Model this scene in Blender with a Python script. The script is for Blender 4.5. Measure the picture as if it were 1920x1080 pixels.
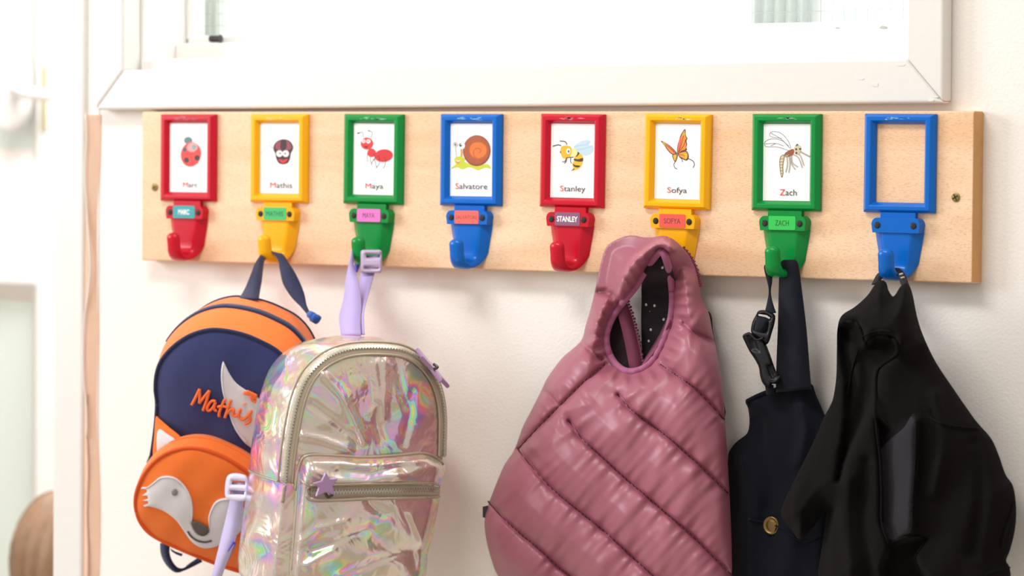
import bpy, bmesh, math, random
import numpy as np
from mathutils import Vector, Matrix
from mathutils.geometry import delaunay_2d_cdt

for o in list(bpy.data.objects):
    bpy.data.objects.remove(o)
scene = bpy.context.scene
COL = scene.collection
random.seed(7)
RNG = np.random.RandomState(11)

# ------------------------------------------------------------------ camera
FPX = 7000.0                       # focal length in pixels of the 1920 wide frame
YAW, PITCH, ROLL = 0.5979282, 0.0334443, 0.0083770
ZB = 1.30                          # height of the coat rail's top edge above the floor
CAM = np.array([2.5952548, -3.1001815 - 0.0198, ZB - 0.0518614])
_f = np.array([-math.sin(YAW) * math.cos(PITCH), math.cos(YAW) * math.cos(PITCH), -math.sin(PITCH)])
_r = np.cross(_f, [0, 0, 1.0]); _r /= np.linalg.norm(_r); _u = np.cross(_r, _f)
CR = _r * math.cos(ROLL) + _u * math.sin(ROLL)
CU = -_r * math.sin(ROLL) + _u * math.cos(ROLL)
CF = _f
cd = bpy.data.cameras.new('camera'); cam = bpy.data.objects.new('camera', cd); COL.objects.link(cam)
cd.sensor_width = 36.0; cd.lens = 36.0 * FPX / 1920.0
cd.clip_start = 0.05; cd.clip_end = 60
cam.matrix_world = Matrix(((CR[0], CU[0], -CF[0], CAM[0]), (CR[1], CU[1], -CF[1], CAM[1]),
                           (CR[2], CU[2], -CF[2], CAM[2]), (0, 0, 0, 1)))
cd.dof.use_dof = True; cd.dof.focus_distance = 3.58; cd.dof.aperture_fstop = 6.0
scene.camera = cam

# ------------------------------------------------------------------ light
world = bpy.data.worlds.new('world'); scene.world = world; world.use_nodes = True
bg = world.node_tree.nodes['Background']
bg.inputs[0].default_value = (1.0, 0.92, 0.83, 1); bg.inputs[1].default_value = 0.68

def area(name, loc, target, sx, sy, power, color=(1, 1, 1)):
    l = bpy.data.lights.new(name, 'AREA'); l.shape = 'RECTANGLE'; l.size = sx; l.size_y = sy
    l.energy = power; l.color = color
    o = bpy.data.objects.new(name, l); COL.objects.link(o); o.location = loc
    o.rotation_euler = (Vector(target) - Vector(loc)).to_track_quat('-Z', 'Y').to_euler()
    return o
area('daylight_window', (-2.20, -1.80, 1.95), (0.45, 0.0, 1.10), 1.3, 1.2, 68, (0.95, 0.98, 1.0))
area('ceiling_panel', (0.55, -1.15, 2.55), (0.95, 0.0, 1.0), 1.1, 0.25, 21, (1.0, 0.97, 0.92))
area('hall_panel', (0.10, 0.40, 2.45), (0.10, 0.95, 1.2), 2.2, 0.4, 47, (1, 1, 1))

vs = scene.view_settings
vs.view_transform = 'Standard'; vs.look = 'None'; vs.gamma = 1; vs.use_curve_mapping = False
vs.exposure = -0.10

# ------------------------------------------------------------------ helpers
def lin(h):
    if isinstance(h, str):
        h = h.lstrip('#'); c = [int(h[i:i + 2], 16) / 255 for i in (0, 2, 4)]
    else:
        c = [v / 255 for v in h]
    return [v / 12.92 if v <= 0.04045 else ((v + 0.055) / 1.055) ** 2.4 for v in c]

MATS = {}
def mat(name, col, rough=0.5, metal=0.0, bump=None, spec=0.5, var=None, coat=0.0, sheen=0.0, trans=0.0):
    if name in MATS: return MATS[name]
    m = bpy.data.materials.new(name); m.use_nodes = True
    nt = m.node_tree; b = nt.nodes['Principled BSDF']
    c = lin(col); b.inputs['Base Color'].default_value = (*c, 1)
    b.inputs['Roughness'].default_value = rough; b.inputs['Metallic'].default_value = metal
    b.inputs['Specular IOR Level'].default_value = spec
    b.inputs['Coat Weight'].default_value = coat
    b.inputs['Sheen Weight'].default_value = sheen
    b.inputs['Transmission Weight'].default_value = trans
    tc = nt.nodes.new('ShaderNodeTexCoord')
    if var:                        # (scale, amount) gentle colour variation of the thing itself
        n = nt.nodes.new('ShaderNodeTexNoise'); n.inputs['Scale'].default_value = var[0]; n.inputs['Detail'].default_value = 4
        nt.links.new(tc.outputs['Object'], n.inputs['Vector'])
        mx = nt.nodes.new('ShaderNodeMix'); mx.data_type = 'RGBA'
        mx.inputs[6].default_value = (*[max(0, v * (1 - var[1])) for v in c], 1)
        mx.inputs[7].default_value = (*[min(1, v * (1 + var[1])) for v in c], 1)
        nt.links.new(n.outputs['Fac'], mx.inputs[0]); nt.links.new(mx.outputs[2], b.inputs['Base Color'])
    if bump:                       # (scale, strength, distance)
        n = nt.nodes.new('ShaderNodeTexNoise'); n.inputs['Scale'].default_value = bump[0]; n.inputs['Detail'].default_value = 3
        nt.links.new(tc.outputs['Object'], n.inputs['Vector'])
        bp = nt.nodes.new('ShaderNodeBump'); bp.inputs['Strength'].default_value = bump[1]; bp.inputs['Distance'].default_value = bump[2]
        nt.links.new(n.outputs['Fac'], bp.inputs['Height']); nt.links.new(bp.outputs['Normal'], b.inputs['Normal'])
    MATS[name] = m
    return m

def weave(name, col, rough=0.85, scale=900.0, strength=0.25, dist=0.0003, sheen=0.2, var=None, spec=0.3):
    """woven cloth: two crossed fine waves as relief"""
    if name in MATS: return MATS[name]
    m = mat(name, col, rough, sheen=sheen, var=var, spec=spec); nt = m.node_tree; b = nt.nodes['Principled BSDF']
    tc = nt.nodes.new('ShaderNodeTexCoord')
    add = nt.nodes.new('ShaderNodeMath'); add.operation = 'ADD'
    for i, d in enumerate(('X', 'Z')):
        w = nt.nodes.new('ShaderNodeTexWave'); w.bands_direction = d; w.inputs['Scale'].default_value = scale / 20
        w.inputs['Distortion'].default_value = 1.5; w.inputs['Detail'].default_value = 1
        nt.links.new(tc.outputs['Object'], w.inputs['Vector']); nt.links.new(w.outputs['Fac'], add.inputs[i])
    bp = nt.nodes.new('ShaderNodeBump'); bp.inputs['Strength'].default_value = strength; bp.inputs['Distance'].default_value = dist
    nt.links.new(add.outputs[0], bp.inputs['Height']); nt.links.new(bp.outputs['Normal'], b.inputs['Normal'])
    return m

ORI = {}
def obj(name, verts, faces, mats, parent=None, smooth=False, fm=None, local=False):
    """ONE mesh object. verts in world metres (or local to the parent's thing when local=True)"""
    base = np.array(ORI.get(parent.name, (0, 0, 0)) if parent else (0, 0, 0), float)
    V = np.asarray(verts, float)
    if not local: V = V - base
    me = bpy.data.meshes.new(name)
    me.from_pydata([tuple(v) for v in V], [], [tuple(int(i) for i in f) for f in faces])
    if not isinstance(mats, (list, tuple)): mats = [mats]
    for m in mats: me.materials.append(m)
    if fm is not None: me.polygons.foreach_set('material_index', np.asarray(fm, dtype=np.int32))
    if smooth: me.polygons.foreach_set('use_smooth', np.ones(len(me.polygons), dtype=bool))
    bm = bmesh.new(); bm.from_mesh(me); bmesh.ops.recalc_face_normals(bm, faces=bm.faces); bm.to_mesh(me); bm.free()
    me.update()
    o = bpy.data.objects.new(name, me); COL.objects.link(o)
    if parent: o.parent = parent
    ORI[o.name] = tuple(base)
    return o

def share(name, me, parent=None, loc=None):
    o = bpy.data.objects.new(name, me); COL.objects.link(o)
    if parent: o.parent = parent; ORI[o.name] = ORI[parent.name]
    if loc is not None: o.location = loc
    return o

def thing(name, label, cat, loc=(0, 0, 0), group=None):
    o = bpy.data.objects.new(name, None); COL.objects.link(o); o.location = loc; o.empty_display_size = 0.02
    o['label'] = label; o['category'] = cat
    if group: o['group'] = group
    ORI[o.name] = tuple(loc)
    return o

def tag(o, label, cat, group=None):
    o['label'] = label; o['category'] = cat
    if group: o['group'] = group
    return o

def struct(o): o['kind'] = 'structure'; return o

def bevel(o, w, seg=2, ang=35):
    md = o.modifiers.new('bevel', 'BEVEL'); md.width = w; md.segments = seg; md.limit_method = 'ANGLE'; md.angle_limit = math.radians(ang)
    md.harden_normals = False
    return o

class MB:
    """collects shapes for one mesh"""
    def __init__(s): s.v = []; s.f = []; s.m = []
    def add(s, V, F, mi=0):
        b = len(s.v); s.v.extend([tuple(p) for p in V])
        for f in F: s.f.append(tuple(i + b for i in f)); s.m.append(mi)
        return s
    def box(s, x0, x1, y0, y1, z0, z1, mi=0):
        V = [(x, y, z) for x in (x0, x1) for y in (y0, y1) for z in (z0, z1)]
        return s.add(V, [(0, 1, 3, 2), (4, 6, 7, 5), (0, 4, 5, 1), (2, 3, 7, 6), (0, 2, 6, 4), (1, 5, 7, 3)], mi)
    def build(s, name, mats, parent=None, smooth=False, local=False):
        return obj(name, s.v, s.f, mats, parent, smooth, s.m, local)

def ray(px, py): return CF * FPX + CR * (px - 960.0) - CU * (py - 540.0)
def P(px, py, d=0.0):
    """photo pixel -> point standing d metres out from the wall"""
    v = ray(px, py); k = (-d - CAM[1]) / v[1]; return CAM + v * k

class Plane:
    def __init__(s, O, n): s.O = np.array(O, float); s.n = np.array(n, float) / np.linalg.norm(n)
    def at(s, px, py, off=0.0):
        v = ray(px, py); k = ((s.O + s.n * off - CAM) @ s.n) / (v @ s.n); return CAM + v * k
WALLP = Plane((0, 0, 0), (0, -1, 0))

def zc(ox, oy, s):
    return lambda pts: [(ox + x / s, oy + y / s) for x, y in pts]

def spline(pts, step=6.0, closed=False):
    """Catmull-Rom through points (any dimension), resampled to about `step`"""
    p = np.array(pts, float); n = len(p); out = []
    segs = n if closed else n - 1
    for i in range(segs):
        p1, p2 = p[i], p[(i + 1) % n]
        p0 = p[i - 1] if (closed or i > 0) else 2 * p1 - p2
        p3 = p[(i + 2) % n] if (closed or i + 2 < n) else 2 * p2 - p1
        k = max(1, int(math.ceil(np.linalg.norm(p2 - p1) / step)))
        for j in range(k):
            t = j / k
            out.append(0.5 * ((2 * p1) + (-p0 + p2) * t + (2 * p0 - 5 * p1 + 4 * p2 - p3) * t * t + (-p0 + 3 * p1 - 3 * p2 + p3) * t ** 3))
    if not closed: out.append(p[-1])
    return np.array(out)

def inside(poly, Q):
    poly = np.asarray(poly); x, y = Q[:, 0], Q[:, 1]; r = np.zeros(len(Q), bool); j = len(poly) - 1
    for i in range(len(poly)):
        xi, yi = poly[i]; xj, yj = poly[j]
        if yi != yj:
            r ^= ((yi > y) != (yj > y)) & (x < (xj - xi) * (y - yi) / (yj - yi) + xi)
        j = i
    return r

def seg_dist(Q, line, closed=False):
    """distance of points to a polyline, and the parameter of the nearest place"""
    L = np.asarray(line, float); A = L; B = np.roll(L, -1, 0)
    if not closed: A, B = A[:-1], B[:-1]
    best = np.full(len(Q), 1e9); par = np.zeros(len(Q))
    for i, (a, b) in enumerate(zip(A, B)):
        ab = b - a; q = ab @ ab + 1e-12
        t = np.clip(((Q - a) @ ab) / q, 0, 1)
        d = np.hypot(Q[:, 0] - a[0] - t * ab[0], Q[:, 1] - a[1] - t * ab[1])
        k = d < best; best[k] = d[k]; par[k] = i + t[k]
    return best, par

def sheet(outline, step, holes=()):
    """2D triangulation of a px outline; returns points, triangles, boundary loops (index lists)"""
    loops = [np.asarray(outline)] + [np.asarray(h) for h in holes]
    pts = []; edges = []; idx = []
    for lp in loops:
        b = len(pts); n = len(lp); pts.extend(map(tuple, lp)); idx.append(list(range(b, b + n)))
        edges.extend([(b + i, b + (i + 1) % n) for i in range(n)])
    mn = loops[0].min(0); mx = loops[0].max(0)
    gx = np.arange(mn[0], mx[0], step); gy = np.arange(mn[1], mx[1], step * 0.87)
    G = np.array([(x + (step / 2 if k % 2 else 0), y) for k, y in enumerate(gy) for x in gx])
    ok = inside(loops[0], G) & (seg_dist(G, loops[0], True)[0] > step * 0.55)
    for h in loops[1:]: ok &= ~inside(h, G) & (seg_dist(G, h, True)[0] > step * 0.55)
    pts.extend(map(tuple, G[ok]))
    vo, eo, fo, ov, oe, of = delaunay_2d_cdt([Vector(p) for p in pts], edges, [], 0, 1e-5)
    Q = np.array([(v.x, v.y) for v in vo]); T = np.array([f[:] for f in fo])
    c = Q[T].mean(1); k = inside(loops[0], c)
    for h in loops[1:]: k &= ~inside(h, c)
    inv = {}
    for n_, orig in enumerate(ov):
        for q in orig: inv[q] = n_
    return Q, T[k], [[inv[i] for i in lp] for lp in idx]

def puff(name, outline, depth, mats, parent=None, plane=WALLP, step=6.0, holes=(), thick=0.004, back=None, smooth=True, vfun=None):
    """solid soft body: front surface depth(Q, dist_to_edge)->metres off the plane, closed at the back"""
    Q, T, loops = sheet(outline, step, holes)
    ed = seg_dist(Q, np.asarray(outline), True)[0]
    for h in holes: ed = np.minimum(ed, seg_dist(Q, np.asarray(h), True)[0])
    d = depth(Q, ed)
    fr = np.array([plane.at(x, y, o) for (x, y), o in zip(Q, d)])
    bd = (d - thick) if back is None else np.minimum(back(Q, ed), d - 0.0015)
    bk = np.array([plane.at(x, y, o) for (x, y), o in zip(Q, bd)])
    n = len(Q); V = np.vstack([fr, bk])
    F = [tuple(t) for t in T] + [tuple(t[::-1] + n) for t in T]
    for lp in loops:
        F += [(lp[i], lp[(i + 1) % len(lp)], lp[(i + 1) % len(lp)] + n, lp[i] + n) for i in range(len(lp))]
    return obj(name, V, F, mats, parent, smooth)

def loft(name, A, B, mats, parent=None, rows=1, bulge=0.0, bdir=None, smooth=True, cap=False, fn=None):
    """strip between two equally long 3D curves; bulges sideways by `bulge` along bdir per point"""
    A = np.asarray(A); B = np.asarray(B); n = len(A); V = []
    for r in range(rows + 1):
        t = r / rows; row = A * (1 - t) + B * t
        if bdir is not None: row = row + bdir * (bulge * math.sin(math.pi * t))
        if fn is not None: row = row + fn(t, row)
        V.append(row)
    V = np.vstack(V)
    F = [(r * n + i, r * n + i + 1, (r + 1) * n + i + 1, (r + 1) * n + i) for r in range(rows) for i in range(n - 1)]
    return obj(name, V, F, mats, parent, smooth)

def frames3(path):
    p = np.asarray(path); t = np.gradient(p, axis=0); t /= np.linalg.norm(t, axis=1)[:, None] + 1e-12
    return t

def tube_geo(path, rad, seg=8, ref=(0, -1, 0)):
    p = np.asarray(path, float); t = frames3(p); n = len(p); V = []; rad = np.broadcast_to(rad, (n,))
    for i in range(n):
        a = np.cross(t[i], ref); a /= np.linalg.norm(a) + 1e-12; b = np.cross(t[i], a)
        for k in range(seg):
            w = 2 * math.pi * k / seg; V.append(p[i] + rad[i] * (math.cos(w) * a + math.sin(w) * b))
    F = [(i * seg + k, i * seg + (k + 1) % seg, (i + 1) * seg + (k + 1) % seg, (i + 1) * seg + k) for i in range(n - 1) for k in range(seg)]
    F += [tuple(range(seg))[::-1], tuple(range((n - 1) * seg, n * seg))]
    return V, F
def tube(name, path, rad, m, parent=None, seg=8, ref=(0, -1, 0)):
    V, F = tube_geo(path, rad, seg, ref); return obj(name, V, F, m, parent, True)

def ribbon_geo(path, wdir, width, thick=0.0014):
    """webbing: path, width direction per point, full width per point"""
    p = np.asarray(path, float); n = len(p); t = frames3(p)
    w = np.broadcast_to(np.asarray(wdir, float), (n, 3)); w = w / np.linalg.norm(w, axis=1)[:, None]
    width = np.broadcast_to(width, (n,)); V = []
    for i in range(n):
        nn = np.cross(t[i], w[i]); nn /= np.linalg.norm(nn) + 1e-12
        for a, b in ((-.5, -.5), (.5, -.5), (.5, .5), (-.5, .5)):
            V.append(p[i] + w[i] * width[i] * a + nn * thick * b)
    F = [(i * 4 + k, i * 4 + (k + 1) % 4, (i + 1) * 4 + (k + 1) % 4, (i + 1) * 4 + k) for i in range(n - 1) for k in range(4)]
    F += [(0, 1, 2, 3), tuple((n - 1) * 4 + k for k in (3, 2, 1, 0))]
    return V, F
def ribbon(name, path, wdir, width, m, parent=None, thick=0.0014):
    V, F = ribbon_geo(path, wdir, width, thick)
    o = obj(name, V, F, m, parent, False); return o

def strap2(name, L, R, m, parent=None, thick=0.0014, step=0.008):
    """webbing between two edge curves given as 3D points"""
    n = 40
    def rs(c):
        c = spline(c, 0.004); s = np.r_[0, np.cumsum(np.linalg.norm(np.diff(c, axis=0), axis=1))]
        q = np.linspace(0, s[-1], n); return np.array([np.interp(q, s, c[:, k]) for k in range(3)]).T
    a, b = rs(L), rs(R); mid = (a + b) / 2
    V, F = ribbon_geo(mid, b - a, np.linalg.norm(b - a, axis=1), thick)
    return obj(name, V, F, m, parent, True)

def text_geo(s, height, width=None, bold=0.0):
    """flat lettering in local X/Z, centred, cap height `height`"""
    c = bpy.data.curves.new('lettering', 'FONT'); c.body = s; c.size = 1; c.align_x = 'CENTER'; c.offset = bold; c.resolution_u = 3
    o = bpy.data.objects.new('lettering', c); COL.objects.link(o)
    dg = bpy.context.evaluated_depsgraph_get(); dg.update()
    me = bpy.data.meshes.new_from_object(o.evaluated_get(dg))
    V = np.array([(v.co.x, 0, v.co.y) for v in me.vertices]); F = [tuple(p.vertices) for p in me.polygons]
    bpy.data.objects.remove(o); bpy.data.curves.remove(c); bpy.data.meshes.remove(me)
    k = height / 0.70; V = V * k
    if width:
        w = V[:, 0].max() - V[:, 0].min(); V[:, 0] = (V[:, 0] - (V[:, 0].max() + V[:, 0].min()) / 2) * width / w
    return V, F
# ------------------------------------------------------------------ materials of the setting
def paint(name, col, scale, strength, dist, rough=0.55):
    return mat(name, col, rough, bump=(scale, strength, dist), var=(3.0, 0.015))
M_WALL = paint('cream wall paint', '#f2ede8', 330, 0.55, 0.0008, 0.6)
M_TRIM = paint('white gloss paint', '#e6e3e0', 90, 0.25, 0.0012, 0.35)
M_HALL = mat('white hall paint', '#fafaf8', 0.6, var=(2.0, 0.01))
M_FLOOR = mat('grey vinyl floor', '#b9b1a4', 0.5, var=(6.0, 0.1))

def wood_material():
    m = bpy.data.materials.new('beech veneer'); m.use_nodes = True; nt = m.node_tree; b = nt.nodes['Principled BSDF']
    L = nt.links.new; tc = nt.nodes.new('ShaderNodeTexCoord')
    def noise(sc, scale, detail, dist=0.0):
        mp = nt.nodes.new('ShaderNodeMapping'); mp.inputs['Scale'].default_value = sc; L(tc.outputs['Object'], mp.inputs[0])
        n = nt.nodes.new('ShaderNodeTexNoise'); n.inputs['Scale'].default_value = scale; n.inputs['Detail'].default_value = detail
        n.inputs['Distortion'].default_value = dist; L(mp.outputs[0], n.inputs['Vector']); return n
    big = noise((0.7, 1, 5.0), 4.0, 4, 1.2)
    fleck = noise((0.22, 1, 1.0), 1150.0, 2)
    r1 = nt.nodes.new('ShaderNodeValToRGB'); e = r1.color_ramp.elements
    e[0].position = 0.30; e[0].color = (*lin('#ecbd94'), 1); e[1].position = 0.72; e[1].color = (*lin('#f7d6b4'), 1); L(big.outputs['Fac'], r1.inputs[0])
    r2 = nt.nodes.new('ShaderNodeValToRGB'); e = r2.color_ramp.elements
    e[0].position = 0.34; e[0].color = (0.62, 0.50, 0.40, 1); e[1].position = 0.47; e[1].color = (1, 1, 1, 1); L(fleck.outputs['Fac'], r2.inputs[0])
    mx = nt.nodes.new('ShaderNodeMix'); mx.data_type = 'RGBA'; mx.blend_type = 'MULTIPLY'; mx.inputs[0].default_value = 0.42
    L(r1.outputs[0], mx.inputs[6]); L(r2.outputs[0], mx.inputs[7]); L(mx.outputs[2], b.inputs['Base Color'])
    b.inputs['Roughness'].default_value = 0.42
    bp = nt.nodes.new('ShaderNodeBump'); bp.inputs['Strength'].default_value = 0.12; bp.inputs['Distance'].default_value = 0.0004
    L(fleck.outputs['Fac'], bp.inputs['Height']); L(bp.outputs[0], b.inputs['Normal'])
    return m
M_WOOD = wood_material()
M_WOODEND = mat('beech end grain', '#cf9a5e', 0.6, bump=(260, 0.3, 0.0005), var=(60, 0.12))

# ------------------------------------------------------------------ the setting
WL = P(185, 600, 0)[0]                                  # left end of the painted wall
# window opening (slightly off level, as the old joinery is)
W0 = P(178, 206, 0.018); W1 = P(1768, 193, 0.018)
ex = (W1 - W0); WW = np.linalg.norm(ex); ex /= WW; ez = np.cross(ex, [0, 1, 0]); ez /= np.linalg.norm(ez)
def wl(x, y, z): return W0 + ex * x + np.array([0, 1, 0]) * (y + 0.018) + ez * z   # y measured from the wall face
WH = 0.80; AW = 0.040; AB = 0.0425
TH = 0.125
oz0 = min(W0[2], W1[2]) + 0.036; ox0 = W0[0] + 0.030; ox1 = W1[0] - 0.030; oz1 = W0[2] + WH - 0.03
b = MB()
b.box(WL, 3.1, 0, TH, 0, oz0); b.box(WL, ox0, 0, TH, oz0, oz1); b.box(ox1, 3.1, 0, TH, oz0, oz1); b.box(WL, 3.1, 0, TH, oz1, 2.6)
struct(b.build('wall_back', M_WALL))
b = MB(); b.box(-2.6, -0.93, 0, TH, 0, 2.6); b.box(-0.93, WL, 0.002, TH, 2.05, 2.6); struct(b.build('wall_left_unseen', M_WALL))  # unseen wall and lintel, added to keep direct daylight off the hall door
b = MB(); b.box(-2.6, 3.1, -3.6, 1.0, -0.05, 0.0); struct(b.build('floor', M_FLOOR))
b = MB(); b.box(-2.6, 3.1, 0.95, 1.05, 0, 2.6); struct(b.build('wall_far', M_HALL))
b = MB(); b.box(-2.6, 3.1, TH, 0.95, 2.6, 2.66); struct(b.build('ceiling', M_HALL))

window = bpy.data.objects.new('window_1', None); COL.objects.link(window); window.location = tuple(W0); ORI['window_1'] = tuple(W0); struct(window)
def wprism(name, quad, y0, y1, m, bev=0.002):
    V = [wl(x, y0, z) for x, z in quad] + [wl(x, y1, z) for x, z in quad]
    o = obj(name, V, [(0, 1, 2, 3), (7, 6, 5, 4), (0, 4, 5, 1), (1, 5, 6, 2), (2, 6, 7, 3), (3, 7, 4, 0)], m, window)
    if bev: bevel(o, bev, 3)
    return o
g = 0.0004
wprism('architrave', [(0, 0), (WW, 0), (WW - AW, AB), (AW, AB)], -0.018, 0.0, M_TRIM, 0.003)
wprism('architrave', [(0, g), (AW - g, AB), (AW - g, WH - AW), (0, WH)], -0.018, 0.0, M_TRIM, 0.003)
wprism('architrave', [(WW, g), (WW, WH), (WW - AW + g, WH - AW), (WW - AW + g, AB)], -0.018, 0.0, M_TRIM, 0.003)
wprism('architrave', [(0, WH), (AW, WH - AW), (WW - AW, WH - AW), (WW, WH)], -0.018, 0.0, M_TRIM, 0.003)
def wbox(name, x0, x1, y0, y1, z0, z1, m, bev=0.0015): return wprism(name, [(x0, z0), (x1, z0), (x1, z1), (x0, z1)], y0, y1, m, bev)
# lining of the opening, stop beads and glazing beads
wbox('window_lining', AW - 0.022, AW - 0.001, -0.004, 0.118, AB - 0.02, WH - AW, M_TRIM)
wbox('window_lining', WW - AW + 0.001, WW - AW + 0.022, -0.004, 0.118, AB - 0.02, WH - AW, M_TRIM)
wbox('window_lining', AW, WW - AW, -0.006, 0.118, AB - 0.022, AB - 0.002, M_TRIM)
wbox('stop_bead', AW - 0.001, AW + 0.0035, 0.012, 0.118, AB - 0.003, WH - AW, M_TRIM)
wbox('stop_bead', WW - AW - 0.010, WW - AW + 0.001, 0.012, 0.118, AB - 0.003, WH - AW, M_TRIM)
wbox('window_sill', AW + 0.002, WW - AW - 0.002, 0.008, 0.118, AB - 0.003, AB + 0.0125, M_TRIM, 0.003)
wbox('window_rail', AW + 0.003, WW - AW - 0.009, 0.066, 0.118, AB + 0.010, AB + 0.031, M_TRIM, 0.002)
wbox('glazing_bead', AW + 0.003, WW - AW - 0.009, 0.084, 0.096, AB + 0.028, AB + 0.040, M_TRIM, 0.003)
wbox('glazing_bead', AW + 0.003, AW + 0.010, 0.084, 0.096, AB + 0.030, WH - AW, M_TRIM, 0.003)
wbox('glazing_bead', WW - AW - 0.018, WW - AW - 0.009, 0.084, 0.096, AB + 0.030, WH - AW, M_TRIM, 0.003)
def glass_material(name, tint, a):
    m = bpy.data.materials.new(name); m.use_nodes = True; nt = m.node_tree; nt.nodes.clear()
    o = nt.nodes.new('ShaderNodeOutputMaterial'); t = nt.nodes.new('ShaderNodeBsdfTransparent'); gl = nt.nodes.new('ShaderNodeBsdfGlossy')
    t.inputs[0].default_value = (*tint, 1); gl.inputs['Roughness'].default_value = 0.03
    mx = nt.nodes.new('ShaderNodeMixShader'); mx.inputs[0].default_value = a
    nt.links.new(t.outputs[0], mx.inputs[1]); nt.links.new(gl.outputs[0], mx.inputs[2]); nt.links.new(mx.outputs[0], o.inputs[0])
    return m
M_GLASS = glass_material('clear glass', (0.96, 0.99, 0.975), 0.05)
gx0, gx1, gz0, gz1 = AW + 0.006, WW - AW - 0.012, AB + 0.034, WH - AW
pane = wbox('pane', gx0, gx1, 0.098, 0.104, gz0, gz1, M_GLASS, 0)
b = MB(); N = 0.0131; r = 0.00028
k = 0
x = gx0 + 0.004
while x < gx1:
    V = [wl(x + sx * r, 0.101 + sy * r, z) for z in (gz0, gz1) for sx, sy in ((-1, -1), (1, -1), (1, 1), (-1, 1))]
    b.add(V, [(0, 1, 5, 4), (1, 2, 6, 5), (2, 3, 7, 6), (3, 0, 4, 7)]); x += N
z = gz0 + 0.0045
while z < gz1:
    V = [wl(x_, 0.101 + sy * r, z + sx * r) for x_ in (gx0, gx1) for sx, sy in ((-1, -1), (1, -1), (1, 1), (-1, 1))]
    b.add(V, [(0, 1, 5, 4), (1, 2, 6, 5), (2, 3, 7, 6), (3, 0, 4, 7)]); z += N
wm = b.build('wire_mesh', mat('wire', '#b4bfbd', 0.4, 0.6), pane); wm['kind'] = 'stuff'
# flaking paint at the sill's right end
def flake(px, py, w, h, d):
    c = P(px, py, d); V = []
    for i in range(7):
        a = 2 * math.pi * i / 7; rr = 0.6 + 0.4 * random.random()
        V.append(c + np.array([math.cos(a) * w * rr, 0, math.sin(a) * h * rr]))
    V += [v + np.array([0, 0.0012, 0]) for v in V]
    F = [tuple(range(7)), tuple(range(13, 6, -1))] + [(i, (i + 1) % 7, (i + 1) % 7 + 7, i + 7) for i in range(7)]
    return V, F
b = MB()
for a in ((1656, 51.5, .006, .0022), (1677, 56, .002, .0012), (1570, 52.5, .003, .0008)): b.add(*flake(*a, -0.083))
b.build('paint_flake', mat('grey undercoat', '#a9a6a1', 0.8), window)
b = MB()
for a in ((1640, 159, .0055, .0022), (1690, 122, .006, .0016), (1615, 148, .004, .001), (1745, 188, .004, .0012), (1755, 182, .003, .001)): b.add(*flake(*a, 0.0184))
b.build('paint_blob', M_TRIM, window)

# black catch on the sill: a short ribbed sleeve
c = P(404, 73, -0.075)
t = np.array([1, 0, 0.02]); V = []; F = []
prof = [(-.0072, .0028), (-.0068, .0038), (-.002, .0039), (-.0018, .0035), (.0, .0035), (.0002, .0039), (.005, .0039), (.0072, .0046), (.0072, .003)]
for x, r_ in prof:
    for k in range(14):
        a = 2 * math.pi * k / 14; V.append(c + np.array([x, r_ * math.cos(a), r_ * math.sin(a) + .0002]))
F = [(i * 14 + k, i * 14 + (k + 1) % 14, (i + 1) * 14 + (k + 1) % 14, (i + 1) * 14 + k) for i in range(len(prof) - 1) for k in range(14)]
F += [tuple(range(13, -1, -1)), tuple(range((len(prof) - 1) * 14, len(prof) * 14))]
tag(obj('rubber_stop', V, F, mat('dark rubber', '#3a3638', 0.6), None, True), 'small dark rubber stop on the white window ledge', 'stopper')

# door post and the strip of bare plaster beside it
pl = [P(100, 600, 0.006)[0], P(155, 600, 0.006)[0]]
b = MB(); b.box(pl[0], pl[1], -0.006, TH, 0, 2.6); o = struct(b.build('trim_1', M_TRIM)); bevel(o, 0.003)
M_PLASTER = mat('bare plaster', '#dfbda6', 0.9, bump=(160, 0.6, 0.001), var=(14, 0.16))
V = []; zs = np.linspace(0, ZB - 0.003, 60)
for z in zs:
    l = P(156, 600, .003)[0] + 0.0012 * math.sin(z * 23); rr = P(184, 600, .003)[0] + 0.002 * math.sin(z * 9 + 1) + 0.0012 * math.sin(z * 31)
    V += [(l, -0.003, z), ((l * .6 + rr * .4), -0.0045, z), (rr, -0.0006, z), (rr, 0.01, z), (l, 0.01, z)]
F = [(i * 5 + k, i * 5 + (k + 1) % 5, (i + 1) * 5 + (k + 1) % 5, (i + 1) * 5 + k) for i in range(len(zs) - 1) for k in range(5)] + [(4, 3, 2, 1, 0), tuple((len(zs) - 1) * 5 + k for k in range(5))]
st = struct(obj('trim_2', V, F, M_PLASTER, None, False))
cl = spline([P(x, y, 0.006) for x, y in [(160, 212), (162, 260), (159, 330), (163, 400), (168, 470), (169, 510), (164, 560), (158, 600), (156, 660), (157, 720), (162, 760), (163, 820)]], 0.01)
tube('caulk_line', cl, 0.0010, M_TRIM, st, 6)
cl = spline([P(x, y, 0.005) for x, y in [(164, 740), (163, 800), (166, 880), (164, 960), (166, 1040), (165, 1110)]], 0.01)
tube('crack_edge', cl, 0.0007, mat('brown filler', '#b98c72', 0.9), st, 6)
b = MB(); xs0, xs1 = P(156, 600, 0)[0], P(184, 600, 0)[0]
b.box(xs0 - 0.002, WL, -0.001, TH, 0, 2.6); struct(b.build('trim_3', M_TRIM))

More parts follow.
